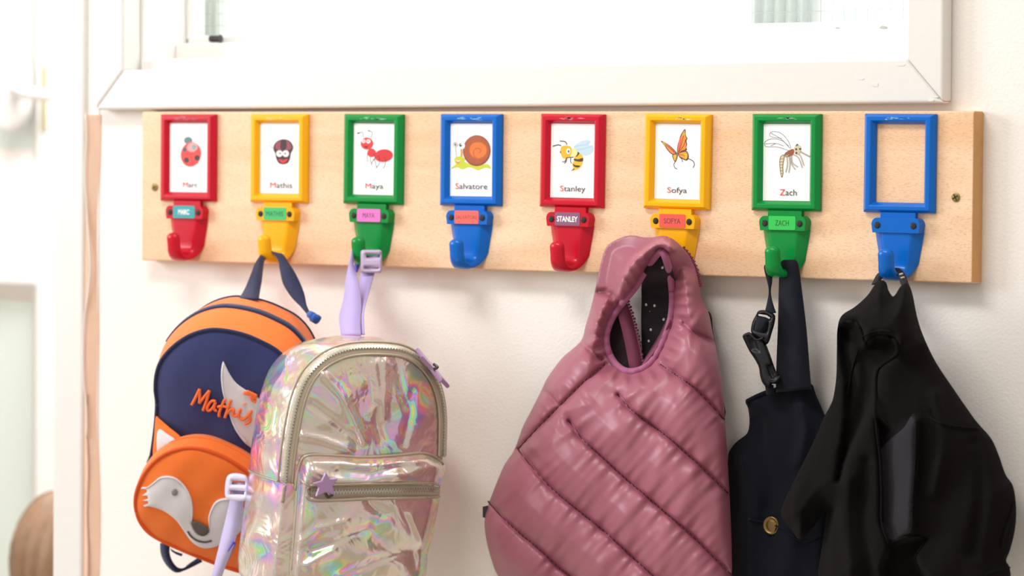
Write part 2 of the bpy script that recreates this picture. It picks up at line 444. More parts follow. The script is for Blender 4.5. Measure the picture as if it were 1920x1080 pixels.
# glazed door across the hall
DP = Plane((0, 0.90, 0), (0, -1, 0))
def dpt(px, py, off=0.0): return DP.at(px, py, off)
dx_r = dpt(128, 600)[0]; dx_l = dx_r - 0.76; s_in = dpt(66, 600)[0]
zr0, zr1 = dpt(40, 534)[2], dpt(40, 312)[2]
door = bpy.data.objects.new('door_1', None); COL.objects.link(door); door.location = (dx_r, 0.92, 0); ORI['door_1'] = (dx_r, 0.92, 0); struct(door)
M_DOOR = mat('white door paint', '#fbfbfa', 0.4)
def dbox(n, x0, x1, z0, z1, y0=0.90, y1=0.94):
    b = MB(); b.box(x0, x1, y0, y1, z0, z1); return bevel(b.build(n, M_DOOR, door), 0.003)
sw = dx_r - s_in; li = dx_l + sw
dbox('stile', s_in, dx_r, 0.01, 2.0); dbox('stile', dx_l, li, 0.01, 2.0)
dbox('rail', li, s_in, 0.01, 0.22); dbox('rail', li, s_in, zr0, zr1); dbox('rail', li, s_in, 1.88, 2.0)
M_FROST = mat('frosted glass', '#e4ece6', 0.35)
for z0, z1 in ((0.22, zr0), (zr1, 1.88)):
    g_ = MB(); g_.box(li, s_in, 0.922, 0.930, z0, z1); g_.build('pane', M_FROST, door)
    w = 0.024; A = [(li, z0), (s_in, z0), (s_in, z1), (li, z1)]; B = [(li + w, z0 + w), (s_in - w, z0 + w), (s_in - w, z1 - w), (li + w, z1 - w)]
    V = [(x, 0.902, z) for x, z in A] + [(x, 0.9215, z) for x, z in B] + [(x, 0.9215, z) for x, z in A]
    F = [(i, (i + 1) % 4, 4 + (i + 1) % 4, 4 + i) for i in range(4)] + [(i, (i + 1) % 4, 8 + (i + 1) % 4, 8 + i) for i in range(4)] + [(4 + i, 4 + (i + 1) % 4, 8 + (i + 1) % 4, 8 + i) for i in range(4)]
    obj('glazing_bead', V, F, mat('door bead paint', '#efe7e3', 0.5), door)
# rim lock with rounded lever
M_LOCK = mat('white enamel', '#f4eeee', 0.3)
pts = spline([dpt(x, y, 0.0)[[0, 2]] for x, y in [(8, 120), (20, 98), (36, 92), (52, 104), (62, 130), (64, 180), (60, 215), (45, 240), (28, 246), (14, 225), (6, 180)]], 0.006, True)
n = len(pts); V = [(x, 0.90, z) for x, z in pts] + [(x, 0.872, z) for x, z in pts]
lk = obj('lock_case', V, [tuple(range(n)), tuple(range(2 * n - 1, n - 1, -1))] + [(i, (i + 1) % n, (i + 1) % n + n, i + n) for i in range(n)], M_LOCK, door); bevel(lk, 0.006, 3)
hp = spline([dpt(30, 165, 0.03), dpt(32, 166, 0.062), dpt(48, 174, 0.070), dpt(104, 181, 0.064)], 0.006)
tube('lever', hp, np.linspace(0.011, 0.008, len(hp)), M_LOCK, lk, 12, (0, 0, 1))
b = MB(); p0 = dpt(80, 246); p1 = dpt(89, 124); b.box(p0[0], p1[0], 0.894, 0.905, p0[2], p1[2]); bevel(b.build('latch_plate', mat('dull brass', '#c9c3a4', 0.4, 0.6), door), 0.001)
# pale hangings on the hall's far wall, seen through the wired glass
HP = Plane((0, 0.95, 0), (0, -1, 0))
def hanging(px0, px1, py1, col, label, folds, h=0.75):
    x0 = HP.at(px0, 20)[0]; x1 = HP.at(px1, 20)[0]; z0 = HP.at(px0, py1)[2]; n = folds * 8
    xs = np.linspace(x0, x1, n + 1); V = []
    for z in (z0, z0 + h):
        for i, x in enumerate(xs): V.append((x, 0.925 - 0.006 * math.cos(i / 8 * 2 * math.pi), z))
    for z in (z0, z0 + h):
        for i, x in enumerate(xs): V.append((x, 0.929 - 0.006 * math.cos(i / 8 * 2 * math.pi), z))
    m_ = n + 1; F = []
    for q in (0, 2 * m_): F += [(q + i, q + i + 1, q + m_ + i + 1, q + m_ + i) for i in range(n)]
    F += [(i, i + 1, 2 * m_ + i + 1, 2 * m_ + i) for i in range(n)] + [(m_ + i, m_ + i + 1, 3 * m_ + i + 1, 3 * m_ + i) for i in range(n)]
    F += [(0, m_, 3 * m_, 2 * m_), (n, n + m_, 3 * m_ + n, 2 * m_ + n)]
    return tag(obj('curtain', V, F, mat('curtain ' + col, col, 0.9), None, True), label, 'curtain')
hanging(340, 371, 110, '#eef4f1', 'grey green curtain edge at the far left of the wired window', 2)
hanging(373, 388, 58, '#c4f0f2', 'narrow turquoise hanging strip behind the wired window glass', 1)
hanging(389, 431, 110, '#f4fbf9', 'pale mint curtain beside the turquoise strip behind the window', 3)
hanging(1434, 1546, 110, '#f0f6f9', 'pale blue curtain behind the right half of the wired window', 5)

# ------------------------------------------------------------------ the coat rail
BX0, BX1, BT = 0.0, 1.0, 0.0198; BZ0 = ZB - 0.15982
rail = thing('coat_rail', 'long beech board carrying eight coloured hooks, fixed under the window', 'board', (0.5, 0, ZB - 0.08))
b = MB(); b.box(BX0, BX1, -BT, -0.0002, BZ0, ZB)
b.m = [1 if k in (0, 1) else 0 for k in range(6)]
bevel(b.build('board', [M_WOOD, M_WOODEND], rail), 0.0016, 3)
M_BRASS = mat('tarnished brass', '#a08a52', 0.45, 0.8); M_DARK = mat('dark recess', '#2b2622', 0.7)
def screw_mesh(r, colm):
    b = MB(); n = 16; rings = [(r, 0.0), (r, -0.0005), (r * .8, -0.0011), (r * .3, -0.0013)]
    V = [(q * math.cos(2 * math.pi * k / n), y, q * math.sin(2 * math.pi * k / n)) for q, y in rings for k in range(n)]
    F = [(i * n + k, i * n + (k + 1) % n, (i + 1) * n + (k + 1) % n, (i + 1) * n + k) for i in range(3) for k in range(n)] + [tuple(range(3 * n, 4 * n))]
    b.add(V, F, 0)
    for a in (0.5, 0.5 + math.pi / 2):
        c, s = math.cos(a), math.sin(a); w = r * .16; l = r * .72
        q = [(-l, -w), (l, -w), (l, w), (-l, w)]
        b.add([(x * c - z * s, -0.00136, x * s + z * c) for x, z in q], [(0, 1, 2, 3)], 1)
    me = bpy.data.meshes.new('screw'); me.from_pydata(b.v, [], b.f); me.materials.append(colm); me.materials.append(M_DARK)
    me.polygons.foreach_set('material_index', np.array(b.m, dtype=np.int32)); me.update(); return me
SM = screw_mesh(0.0042, M_BRASS)
for px, py in ((1792, 370), (290, 351)):
    c = P(px, py, BT + 0.0004); share('screw', SM, rail, tuple(c - np.array(ORI[rail.name])))

# ------------------------------------------------------------------ hooks
HC = {'red': '#c60f2c', 'yellow': '#fbb40c', 'green': '#048c3c', 'blue': '#0067c8'}
M_SCREW = mat('black screw', '#3a322c', 0.45, 0.5)
HSM = screw_mesh(0.0031, M_SCREW)
def rect_loft(rings):
    V = []; F = []
    for hw, hh, d in rings: V += [(-hw, -d, -hh), (hw, -d, -hh), (hw, -d, hh), (-hw, -d, hh)]
    for i in range(len(rings) - 1):
        F += [(i * 4 + k, i * 4 + (k + 1) % 4, (i + 1) * 4 + (k + 1) % 4, (i + 1) * 4 + k) for k in range(4)]
    n = len(rings) - 1
    F += [(n * 4 + k, n * 4 + (k + 1) % 4, (k + 1) % 4, k) for k in range(4)]
    return V, F
FR = [(.0378, .04635, 0), (.0378, .04635, .0034), (.0338, .0438, .0074), (.0293, .0400, .0074), (.0258, .0368, .0024), (.0258, .0368, 0)]
def hook_body_geo():
    b = MB()
    zt = -.04635
    # neck
    b.box(-.0185, .0185, -.0050, 0, zt - .0080, zt + .0004)
    # plate with rounded upper corners
    z1 = zt - .0048; z0 = z1 - .0140; hw = .0256; r = .006
    out = [(-hw + .0012, z0), (hw - .0012, z0)] + [(hw - r + r * math.sin(a), z1 - r + r * math.cos(a)) for a in np.linspace(math.pi / 2, 0, 6)] + [(-hw + r - r * math.sin(a), z1 - r + r * math.cos(a)) for a in np.linspace(0, math.pi / 2, 6)]
    n = len(out); V = [(x * 1.03, 0, z) for x, z in out] + [(x, -.0095, z) for x, z in out]
    b.add(V, [tuple(range(n - 1, -1, -1)), tuple(range(n, 2 * n))] + [(i, (i + 1) % n, (i + 1) % n + n, i + n) for i in range(n)])
    # shank and J curve, swept as one
    st = []
    zb = z0 + 0.001
    for k in range(7):
        t = k / 6; st.append((.0038, zb - .0295 * t, .0380 * 1, .0158 - .0040 * t, .0272 - .0058 * t, .0038, 0.0))
    R = .0112; cz = zb - .0295
    for k in range(1, 15):
        a = math.pi * k / 14; t = k / 14
        d = .0038 + R - R * math.cos(a); z = cz - (R * 1.06) * math.sin(a)
        wf = .0118 * (1 - t) + .0080 * t; wb = .0214 * (1 - t) ** 1.6 + .0080 * (1 - (1 - t) ** 1.6)
        st.append((d, z, 0, wf, wb, .0038 + .0012 * math.sin(a * .5), a))
    for k in range(1, 6):
        t = k / 5; st.append((.0038 + 2 * R + .0012 * t, cz + .0088 * t, 0, .0080, .0080, .0052, math.pi))
    for k in range(1, 5):
        a = k / 4.3 * math.pi / 2
        st.append((.0050 + 2 * R, cz + .0088 + .0055 * math.sin(a), 0, .0080 * math.cos(a), .0080 * math.cos(a), .0052 * math.cos(a), math.pi))
    S = 24; V = []
    for d, z, _, wf, wb, h, a in st:
        # inner side (front of the shank) direction: a=0 -> +depth
        nx, nz = math.cos(a), math.sin(a)
        for k in range(S):
            pw = .16 + .84 * min(1, a / 2.4); th = 2 * math.pi * (k + .5) / S; cx = math.copysign(abs(math.cos(th)) ** pw, math.cos(th)); cy = math.copysign(abs(math.sin(th)) ** pw, math.sin(th))
            w = wf if cy > 0 else wb
            V.append((cx * (wb + (wf - wb) * (cy + 1) / 2), -(d + nx * cy * h), z + nz * cy * h))
    m = len(st)
    F = [(i * S + k, i * S + (k + 1) % S, (i + 1) * S + (k + 1) % S, (i + 1) * S + k) for i in range(m - 1) for k in range(S)]
    F += [tuple(range(S)), tuple(range((m - 1) * S, m * S))]
    b.add(V, F)
    return b
HB = hook_body_geo()
M_CARD = mat('white card', '#fbf9fa', 0.35, coat=0.3)
M_INK = mat('dark ink', '#4a4a50', 0.6); M_RED = mat('red ink', '#e0433c', 0.6)

class Art:
    """flat print: coloured shapes in crop coordinates, laid on the card"""
    def __init__(s, box): s.box = box; s.b = MB(); s.mats = []; s.k = 0
    def mi(s, col):
        m = mat('print ' + col, col, 0.5)
        if m not in s.mats: s.mats.append(m)
        return s.mats.index(m)
    def pt(s, x, y):
        x0, y0, x1, y1 = s.box
        return ((x - (x0 + x1) / 2) / (x1 - x0) * 0.0516, -((y - (y0 + y1) / 2) / (y1 - y0)) * 0.0736)
    def poly(s, pts, col, smooth=True):
        if smooth: pts = spline(pts, 8, True)
        q = [s.pt(*p) for p in pts]; s.k += 1; y = -0.00262 - 0.000012 * s.k
        s.b.add([(a, y, c) for a, c in q], [tuple(range(len(q)))], s.mi(col)); return s
    def ell(s, cx, cy, rx, ry, col, rot=0):
        c, n = math.cos(math.radians(rot)), math.sin(math.radians(rot))
        return s.poly([(cx + rx * math.cos(a) * c - ry * math.sin(a) * n, cy + rx * math.cos(a) * n + ry * math.sin(a) * c) for a in np.linspace(0, 2 * math.pi, 28)[:-1]], col, False)
    def line(s, pts, w, col):
        L = spline(pts, 10); q = np.array([s.pt(*p) for p in L]); t = np.gradient(q, axis=0); t /= np.linalg.norm(t, axis=1)[:, None] + 1e-9
        nrm = np.stack([-t[:, 1], t[:, 0]], 1) * (w * 0.00010 / 2); s.k += 1; y = -0.00262 - 0.000012 * s.k; n = len(q)
        V = [(a, y, c) for a, c in q + nrm] + [(a, y, c) for a, c in q - nrm]
        s.b.add(V, [(i, i + 1, n + i + 1, n + i) for i in range(n - 1)], s.mi(col)); return s

def art(i):
    if i == 0:
        a = Art((120, 165, 495, 885))
        a.ell(303, 345, 42, 38, '#5d7f86'); a.ell(332, 490, 102, 130, '#ef3f3c', 8); a.ell(345, 415, 55, 48, '#f2a2a0', -20)
        a.line([(330, 470), (340, 530), (348, 600)], 8, '#7c1f22')
        for x, y, q, c in ((270, 440, 20, '#4a5560'), (362, 415, 25, '#8fa3a6'), (288, 550, 25, '#3c2a2e'), (393, 525, 26, '#35282c')): a.ell(x, y, q, q * 1.15, c)
    if i == 1:
        a = Art((110, 170, 495, 890)); g = '#b9b3bd'
        for L in ([(245, 420), (205, 400), (228, 275)], [(245, 430), (195, 345), (150, 440), (120, 480)], [(245, 445), (200, 400), (150, 540), (160, 615)], [(250, 460), (215, 460), (180, 560), (175, 625)],
                  [(425, 420), (460, 380), (455, 290)], [(430, 430), (470, 410), (490, 380)], [(430, 455), (470, 458), (492, 450)], [(430, 465), (480, 560), (460, 640)], [(333, 240), (333, 330)]): a.line(L, 5, g)
        a.poly([(340, 333), (395, 345), (430, 385), (436, 430), (415, 480), (408, 530), (385, 575), (338, 590), (295, 575), (272, 530), (262, 480), (246, 440), (250, 390), (285, 350)], '#33191d')
        a.poly([(300, 352), (315, 345), (312, 420), (325, 440), (280, 440), (262, 415), (270, 375)], '#93404c'); a.poly([(372, 345), (395, 358), (420, 395), (418, 425), (400, 442), (362, 440), (375, 410)], '#93404c')
        a.ell(304, 480, 32, 34, '#f4ecec'); a.ell(366, 480, 32, 34, '#f4ecec'); a.ell(310, 478, 9, 9, '#3a2a2a'); a.ell(360, 480, 9, 9, '#3a2a2a')
        a.poly([(298, 535), (340, 545), (385, 532), (372, 562), (340, 578), (310, 562)], '#d8232f')
    if i == 2:
        a = Art((145, 175, 545, 905)); d = '#5a4444'
        for L in ([(240, 320), (234, 268), (190, 278)], [(318, 320), (330, 268), (294, 250)], [(285, 480), (280, 530), (295, 572)], [(315, 510), (315, 560), (330, 590)], [(348, 540), (332, 570), (325, 605)], [(358, 540), (368, 590), (378, 630)], [(405, 545), (400, 590), (372, 630)], [(465, 550), (458, 600), (440, 635)]): a.line(L, 6, d)
        a.line([(205, 273), (180, 279)], 13, '#2e2626'); a.line([(302, 252), (288, 248)], 12, '#2e2626')
        a.ell(445, 502, 92, 65, '#d41f2b', -8); a.ell(325, 475, 42, 44, '#dd2430', 20); a.ell(278, 381, 62, 62, '#dc2a2c')
        a.ell(245, 358, 20, 20, '#f6dede'); a.ell(293, 358, 22, 22, '#f6dede'); a.ell(247, 358, 6, 6, '#5a2a2a'); a.ell(290, 358, 6, 6, '#5a2a2a')
        a.poly([(252, 404), (272, 410), (290, 400), (280, 422), (266, 426)], '#4a1418')
        for L in ([(345, 480), (360, 520), (345, 555)], [(385, 505), (405, 520), (402, 550)], [(450, 515), (466, 535), (466, 560)]): a.line(L, 7, '#8d1a26')
    if i == 3:
        a = Art((120, 170, 530, 912))
        a.line([(228, 430), (232, 480), (226, 530)], 26, '#d49a3a'); a.line([(172, 400), (176, 460), (182, 510)], 7, '#8c9a52')
        a.poly([(132, 630), (160, 600), (195, 572), (260, 560), (330, 590), (420, 590), (490, 583), (518, 628), (470, 618), (430, 632), (390, 646), (340, 622), (290, 618), (240, 638), (190, 618)], '#c6cf2e')
        a.ell(380, 446, 136, 158, '#8d3f20'); a.ell(378, 440, 126, 146, '#a8542c'); a.ell(398, 445, 92, 92, '#c25a22'); a.ell(394, 440, 84, 82, '#e0742a')
        a.line([(300, 430), (320, 385), (370, 358), (430, 365), (472, 405), (478, 460), (450, 510), (405, 530), (360, 505), (348, 460), (370, 425), (410, 428), (418, 455), (398, 470)], 9, '#b85a24')
        a.ell(212, 540, 52, 36, '#c6cf2e'); a.ell(200, 560, 36, 24, '#c6cf2e'); a.poly([(172, 545), (200, 552), (222, 545), (215, 570), (198, 582), (180, 566)], '#e98a50'); a.poly([(172, 545), (200, 551), (222, 545), (200, 560)], '#ffffff')
        a.ell(172, 384, 23, 26, '#8a8f94'); a.ell(172, 384, 19, 22, '#eceef0'); a.ell(233, 396, 33, 38, '#c9c6c4'); a.ell(233, 396, 30, 35, '#f6f4f2')
        a.ell(172, 383, 12, 15, '#4a4c4e'); a.ell(222, 390, 14, 18, '#2c2e30'); a.ell(226, 384, 5, 6, '#ffffff'); a.ell(175, 378, 4, 5, '#ffffff')
    if i == 4:
        a = Art((140, 175, 580, 930))
        a.poly([(370, 415), (430, 360), (500, 338), (538, 350), (525, 390), (565, 395), (565, 455), (520, 492), (470, 495), (415, 470)], '#bfd9ea'); a.line([(375, 412), (440, 395), (500, 385), (530, 360)], 5, '#9dbdd3'); a.line([(400, 440), (470, 430), (560, 400)], 5, '#9dbdd3')
        a.poly([(405, 465), (440, 478), (466, 510), (465, 570), (440, 620), (400, 645), (350, 656), (372, 632), (362, 590), (378, 545), (385, 500)], '#f7b91c')
        a.poly([(405, 460), (432, 475), (405, 510), (388, 500)], '#3a342a'); a.poly([(378, 530), (420, 535), (467, 522), (464, 556), (420, 560), (380, 550)], '#3a342a'); a.poly([(366, 580), (390, 596), (440, 600), (424, 620), (380, 612)], '#3a342a'); a.poly([(378, 628), (386, 640), (348, 657)], '#3a342a', False)
        a.ell(368, 470, 44, 44, '#f3e29a'); a.poly([(250, 410), (300, 398), (345, 415), (352, 460), (340, 505), (300, 525), (268, 530), (245, 490), (238, 450)], '#f6b414')
        a.ell(318, 455, 20, 28, '#ffffff'); a.ell(322, 458, 9, 14, '#3a4a52'); a.ell(240, 466, 7, 9, '#4a3a2a')
        for L in ([(245, 402), (215, 393), (160, 408)], [(305, 390), (285, 360), (230, 353)]): a.line(L, 10, '#3a3430')
        for L in ([(300, 525), (285, 560), (258, 565)], [(305, 525), (298, 560), (280, 582)], [(345, 520), (342, 555), (355, 580)], [(300, 522), (340, 518), (372, 515)]): a.line(L, 8, '#55504c')
    if i == 5:
        a = Art((125, 175, 580, 940)); k = '#4a3424'
        a.line([(330, 560), (318, 590), (330, 622), (352, 632)], 8, '#6a5a58'); a.line([(460, 525), (505, 545), (525, 580), (512, 616)], 9, '#6a5a58'); a.line([(372, 510), (395, 530), (405, 562)], 8, '#6a5a58')
        a.poly([(425, 228), (432, 290), (448, 320), (440, 345), (447, 380), (440, 410), (445, 440), (400, 455), (352, 480), (350, 410), (365, 340), (390, 270)], k); a.poly([(420, 242), (426, 292), (440, 322), (432, 350), (439, 385), (430, 432), (395, 445), (358, 470), (357, 410), (372, 345), (395, 280)], '#f08a2c')
        a.poly([(418, 245), (424, 285), (398, 292)], '#f2d230'); a.poly([(362, 350), (385, 310), (385, 400), (362, 460), (356, 410)], '#e0664a')
        a.poly([(182, 352), (215, 362), (270, 395), (320, 440), (348, 478), (305, 488), (270, 465), (240, 430), (222, 400)], k); a.poly([(198, 360), (225, 372), (272, 405), (315, 446), (335, 474), (305, 480), (272, 455), (245, 422), (228, 395)], '#f0893c'); a.poly([(200, 362), (230, 378), (225, 395)], '#e8cf3c'); a.poly([(260, 402), (310, 442), (325, 465), (290, 440)], '#e25a4c')
        a.poly([(360, 475), (400, 455), (445, 450), (465, 490), (460, 530), (440, 545), (400, 528), (368, 505)], k); a.poly([(368, 478), (402, 462), (440, 458), (456, 490), (450, 522), (436, 535), (402, 518), (374, 500)], '#f59a22'); a.poly([(420, 480), (450, 490), (440, 525)], '#f6d43a')
        a.poly([(302, 490), (335, 478), (355, 490), (345, 540), (330, 562), (310, 530)], k); a.poly([(310, 495), (335, 486), (346, 495), (338, 535), (330, 550), (317, 528)], '#f2b326'); a.ell(350, 482, 9, 20, '#8a6a78', 15)
        for L in ([(360, 465), (390, 380), (418, 250)], [(360, 465), (410, 400), (436, 330)], [(372, 485), (410, 490), (450, 500)], [(335, 478), (280, 425), (215, 375)]): a.line(L, 4, k)
    if i == 6:
        a = Art((115, 175, 585, 960)); q = '#7c7680'
        for L in ([(395, 425), (360, 340), (290, 270), (215, 253), (180, 275), (190, 305), (260, 318), (300, 325)], [(385, 425), (310, 350), (215, 328), (150, 345), (125, 380), (150, 408), (260, 412), (375, 448)], [(130, 380), (240, 375), (320, 400)], [(190, 270), (280, 320), (370, 400)], [(240, 375), (190, 400)]): a.line(L, 5, q)
        a.poly([(325, 488), (330, 520), (318, 600), (320, 680), (305, 725), (290, 680), (280, 600), (280, 540), (295, 500)], '#8a7658'); a.poly([(318, 495), (322, 522), (310, 600), (313, 675), (305, 705), (297, 675), (288, 600), (288, 545), (300, 508)], '#d9cba8')
        for y in (530, 560, 590, 620, 650, 680): a.line([(284 + (y - 530) * .05, y + 4), (322 - (y - 530) * .06, y)], 6, '#8a7658')
        a.poly([(330, 480), (365, 450), (410, 430), (425, 445), (415, 490), (370, 510), (335, 512)], '#9a5334'); a.ell(352, 497, 26, 14, '#a99c88', -15); a.line([(330, 500), (360, 486), (375, 505)], 5, '#3f362c')
        a.poly([(425, 430), (440, 400), (470, 388), (495, 410), (492, 455), (470, 485), (435, 478)], '#cfc3a4'); a.poly([(440, 400), (455, 376), (470, 392)], '#6a6258')
        for x, y in ((448, 433), (486, 430), (450, 470)): a.ell(x, y, 10, 11, '#3c4438')
        a.line([(485, 455), (540, 485), (584, 507)], 13, '#8f8378'); a.line([(485, 455), (540, 485), (584, 507)], 7, '#b9aea4')
        for L in ([(418, 485), (470, 520), (510, 620)], [(460, 480), (490, 500), (525, 598)], [(400, 500), (410, 570), (465, 612)], [(385, 510), (400, 580), (440, 640)], [(378, 512), (385, 590), (375, 672)], [(355, 512), (360, 590), (345, 668)]): a.line(L, 10, '#8f867c'); a.line(L, 5, '#c9c0b4')
    return a
NAMES = ['Marc', 'Mathis', 'Maya', 'Salvatore', 'Stanley', 'Sofya', 'Zach', None]
NBOX = [(255, 400, 835, 780), (215, 432, 835, 775), (270, 445, 855, 790), (175, 487, 840, 780), (243, 497, 880, 810), (258, 455, 890, 822), (288, 457, 907, 842)]
LABC = [('#27a0a6', '#ffffff', 1), ('#35bd63', '#3d5a48', 0), ('#ea74c8', '#6a4a68', 0), ('#f4685c', '#a0524c', 0), ('#8a5878', '#ffffff', 1), ('#f0584a', '#7c3a48', 0), ('#2fc653', '#2a5a38', 0)]
HCOL = ['red', 'yellow', 'green', 'blue', 'red', 'yellow', 'green', 'blue']
HLAB = ['red coat hook with ladybird picture and teal name sticker', 'yellow coat hook with dark spider picture, fox backpack hanging on it', 'green coat hook with red ant picture, lilac strap on it',
        'blue coat hook with snail picture and coral name sticker', 'red coat hook with bee picture, bare, left of the pink gilet', 'yellow coat hook with butterfly picture, behind the pink gilet',
        'green coat hook with mosquito picture and green name sticker', 'blue coat hook with empty picture frame, rightmost on the board']
TILT = [0, 0, .4, 0, .5, .7, 0, .25]
SP = 0.12248527; X0 = 0.10454 - 0.0378; ZC = ZB - 0.0027 - 0.04635
for i in range(8):
    root = thing('coat_hook', HLAB[i], 'coat hook', (X0 + i * SP, -BT - 0.00012, ZC), 'plastic picture hooks on the board')
    root.rotation_euler = (0, math.radians(TILT[i]), 0)
    m = mat('glossy %s plastic' % HCOL[i], HC[HCOL[i]], 0.26, spec=0.32, bump=(500, 0.08, 0.0003))
    V, F = rect_loft(FR); bevel(obj('picture_frame', V, F, m, root, local=True), 0.0007, 3, 20)
    sc_ = MB(); sr = random.Random(i)
    for k in range(9):
        x = sr.uniform(-.016, .010); w = sr.uniform(.003, .011); z = sr.uniform(.0404, .0431); h = sr.uniform(.0002, .0006); a = sr.uniform(-.0009, .0009)
        sc_.add([(x, -.00752, z - h), (x + w * .5, -.00752, z - h * 1.6 + a / 2), (x + w, -.00752, z + a), (x + w * .4, -.00752, z + h + a / 2)], [(0, 1, 2, 3)])
    cs = [int(HC[HCOL[i]][q:q + 2], 16) for q in (1, 3, 5)]
    pf_ = [o_ for o_ in root.children if o_.name.startswith('picture_frame')][0]
    sc_.build('scuff_marks', mat('scuffed %s plastic' % HCOL[i], [c_ + (235 - c_) * .5 for c_ in cs], 0.6), pf_, local=True)
    hb = HB.build('hook_body', m, root, True, True); bevel(hb, 0.0009, 3, 40)
    hb.data.polygons.foreach_set('use_smooth', np.ones(len(hb.data.polygons), dtype=bool)); hb.data.set_sharp_from_angle(angle=math.radians(24))
    for sx in (-1, 1): share('screw', HSM, hb, (sx * .0191, -.0095, -.04635 - .0118))
    if NAMES[i] is None: continue
    c = MB(); c.box(-.0257, .0257, -.0025, -.0012, -.0367, .0367); card = c.build('picture_card', M_CARD, root, local=True)
    a = art(i); a.b.build('drawing', a.mats, card, local=True)
    x0, x1, y0, y1 = NBOX[i]; p0 = a.pt(x0, y0); p1 = a.pt(x1, y1); nm = NAMES[i]
    V, F = text_geo(nm, (p1[1] - p0[1]) * (.82 if 'y' in nm else .98), p1[0] - p0[0]); V[:, 0] += (p0[0] + p1[0]) / 2; V[:, 2] += p0[1] + (.0016 if 'y' in nm else .0003); V[:, 1] = -0.0030
    # first letter red: split by the letter's own width
    V1, F1 = text_geo(nm[0], 1.0); w1 = V1[:, 0].max() - V1[:, 0].min()
    V2, F2 = text_geo(nm, 1.0); w2 = V2[:, 0].max() - V2[:, 0].min(); lim = p0[0] + (p1[0] - p0[0]) * (w1 / w2 + .004)
    fm = [1 if max(V[j][0] for j in f) < lim else 0 for f in F]
    obj('name_print', V, F, [M_INK, M_RED], card, fm=fm, local=True)
    lc, tcol, bold = LABC[i]; zl = -.04635 - .0048 - .0066; hw, hh, r = .0148, .0066, .0014
    out = [(sx * (hw - r) + r * math.cos(q), sz * (hh - r) + r * math.sin(q)) for sx, sz, a0 in ((1, 1, 0), (-1, 1, 90), (-1, -1, 180), (1, -1, 270)) for q in np.radians(np.linspace(a0, a0 + 90, 4))]
    n = len(out); V = [(x, -.0094, zl + z) for x, z in out] + [(x, -.0099, zl + z) for x, z in out]
    lb = obj('name_sticker', V, [tuple(range(n)), tuple(range(2 * n - 1, n - 1, -1))] + [(k, (k + 1) % n, (k + 1) % n + n, k + n) for k in range(n)], mat('sticker ' + lc, lc, 0.35), root, local=True)
    wd = {4: .0150, 5: .0190, 6: .0225, 7: .0245, 9: .0262}[len(nm)]
    V, F = text_geo(nm.upper(), {9: .0038}.get(len(nm), .0052), wd, 0.025 if bold else 0.0); V[:, 1] = -.01005; V[:, 2] += zl - {9: .0019}.get(len(nm), .0026)
    obj('lettering', V, F, mat('letter ' + tcol, tcol, 0.5), lb, local=True)
# ------------------------------------------------------------------ soft things: shared tools
def smooth01(x): x = np.clip(x, 0, 1); return x * x * (3 - 2 * x)
def signed(Q, poly): d = seg_dist(Q, np.asarray(poly, float), True)[0]; return np.where(inside(poly, Q), d, -d)
def level(Q, poly, soft): return 1 / (1 + np.exp(-signed(Q, poly) / soft))
def ridge(Q, line, w): return np.exp(-(seg_dist(Q, line)[0] / w) ** 2)
_ph = RNG.rand(24, 3)
def ripple(Q, lam, seed=0, n=6, ang=None):
    """smooth pseudo noise of wavelength lam px"""
    s = np.zeros(len(Q))
    for k in range(n):
        a = (_ph[(seed + k) % 24, 0] * math.pi * 2) if ang is None else ang + (_ph[(seed + k) % 24, 0] - .5) * 0.9
        f = 2 * math.pi / (lam * (0.6 + 0.9 * _ph[(seed + k) % 24, 1]))
        s += np.sin((Q[:, 0] * math.cos(a) + Q[:, 1] * math.sin(a)) * f + 6.28 * _ph[(seed + k) % 24, 2])
    return s / n
def p3(plane, pts, off): return np.array([plane.at(x, y, o) for (x, y), o in zip(pts, np.broadcast_to(off, len(pts)))])
def curve_on(plane, pts, off, step=5.0, closed=False):
    q = spline(pts, step, closed); o = off(q) if callable(off) else np.full(len(q), off)
    return p3(plane, q, o)
def outward(C, n):
    """in-plane normals of a closed 3D curve, pointing away from its middle"""
    t = np.roll(C, -1, 0) - np.roll(C, 1, 0); o = np.cross(t, n); o /= np.linalg.norm(o, axis=1)[:, None] + 1e-12
    if ((C - C.mean(0)) * o).sum() < 0: o = -o
    return o
def ring_loft(name, C, D, n, mats, parent, rows=8, bulge=0.006, wr=0.0, seed=0):
    """closed gusset around curve C going back by vector D"""
    o = outward(C, n); m = len(C); V = []
    ang = np.arange(m)
    for r in range(rows + 1):
        t = r / rows
        w = wr * math.sin(math.pi * t) * sum(np.sin(ang * (0.11 + 0.09 * k) * (1 + seed * .1) + k * 2.1 + t * (5 - k)) for k in range(4)) / 4
        V.append(C + D * t + o * (bulge * math.sin(math.pi * t) + w)[:, None] if wr else C + D * t + o * bulge * math.sin(math.pi * t))
    V = np.vstack(V)
    F = [(r * m + i, r * m + (i + 1) % m, (r + 1) * m + (i + 1) % m, (r + 1) * m + i) for r in range(rows) for i in range(m)]
    F.append(tuple(range(rows * m, (rows + 1) * m)))
    return obj(name, V, F, mats, parent, True)
def band(name, C, n, D, i0, i1, t0, t1, bulge, lift, m, parent):
    """strip lying on a gusset between depths t0 and t1 for curve points i0..i1"""
    o = outward(C, n); k = np.arange(i0, i1) % len(C)
    A = [C[k] + D * t + o[k] * (bulge * math.sin(math.pi * t) + lift) for t in (t0, (t0 + t1) / 2, t1)]
    B = [a - o[k] * lift * 1.5 for a in (A[0], A[2])]
    V = np.vstack([B[0]] + A + [B[1]]); q = len(k)
    return obj(name, V, [(r * q + i, r * q + i + 1, (r + 1) * q + i + 1, (r + 1) * q + i) for r in range(4) for i in range(q - 1)], m, parent, True)
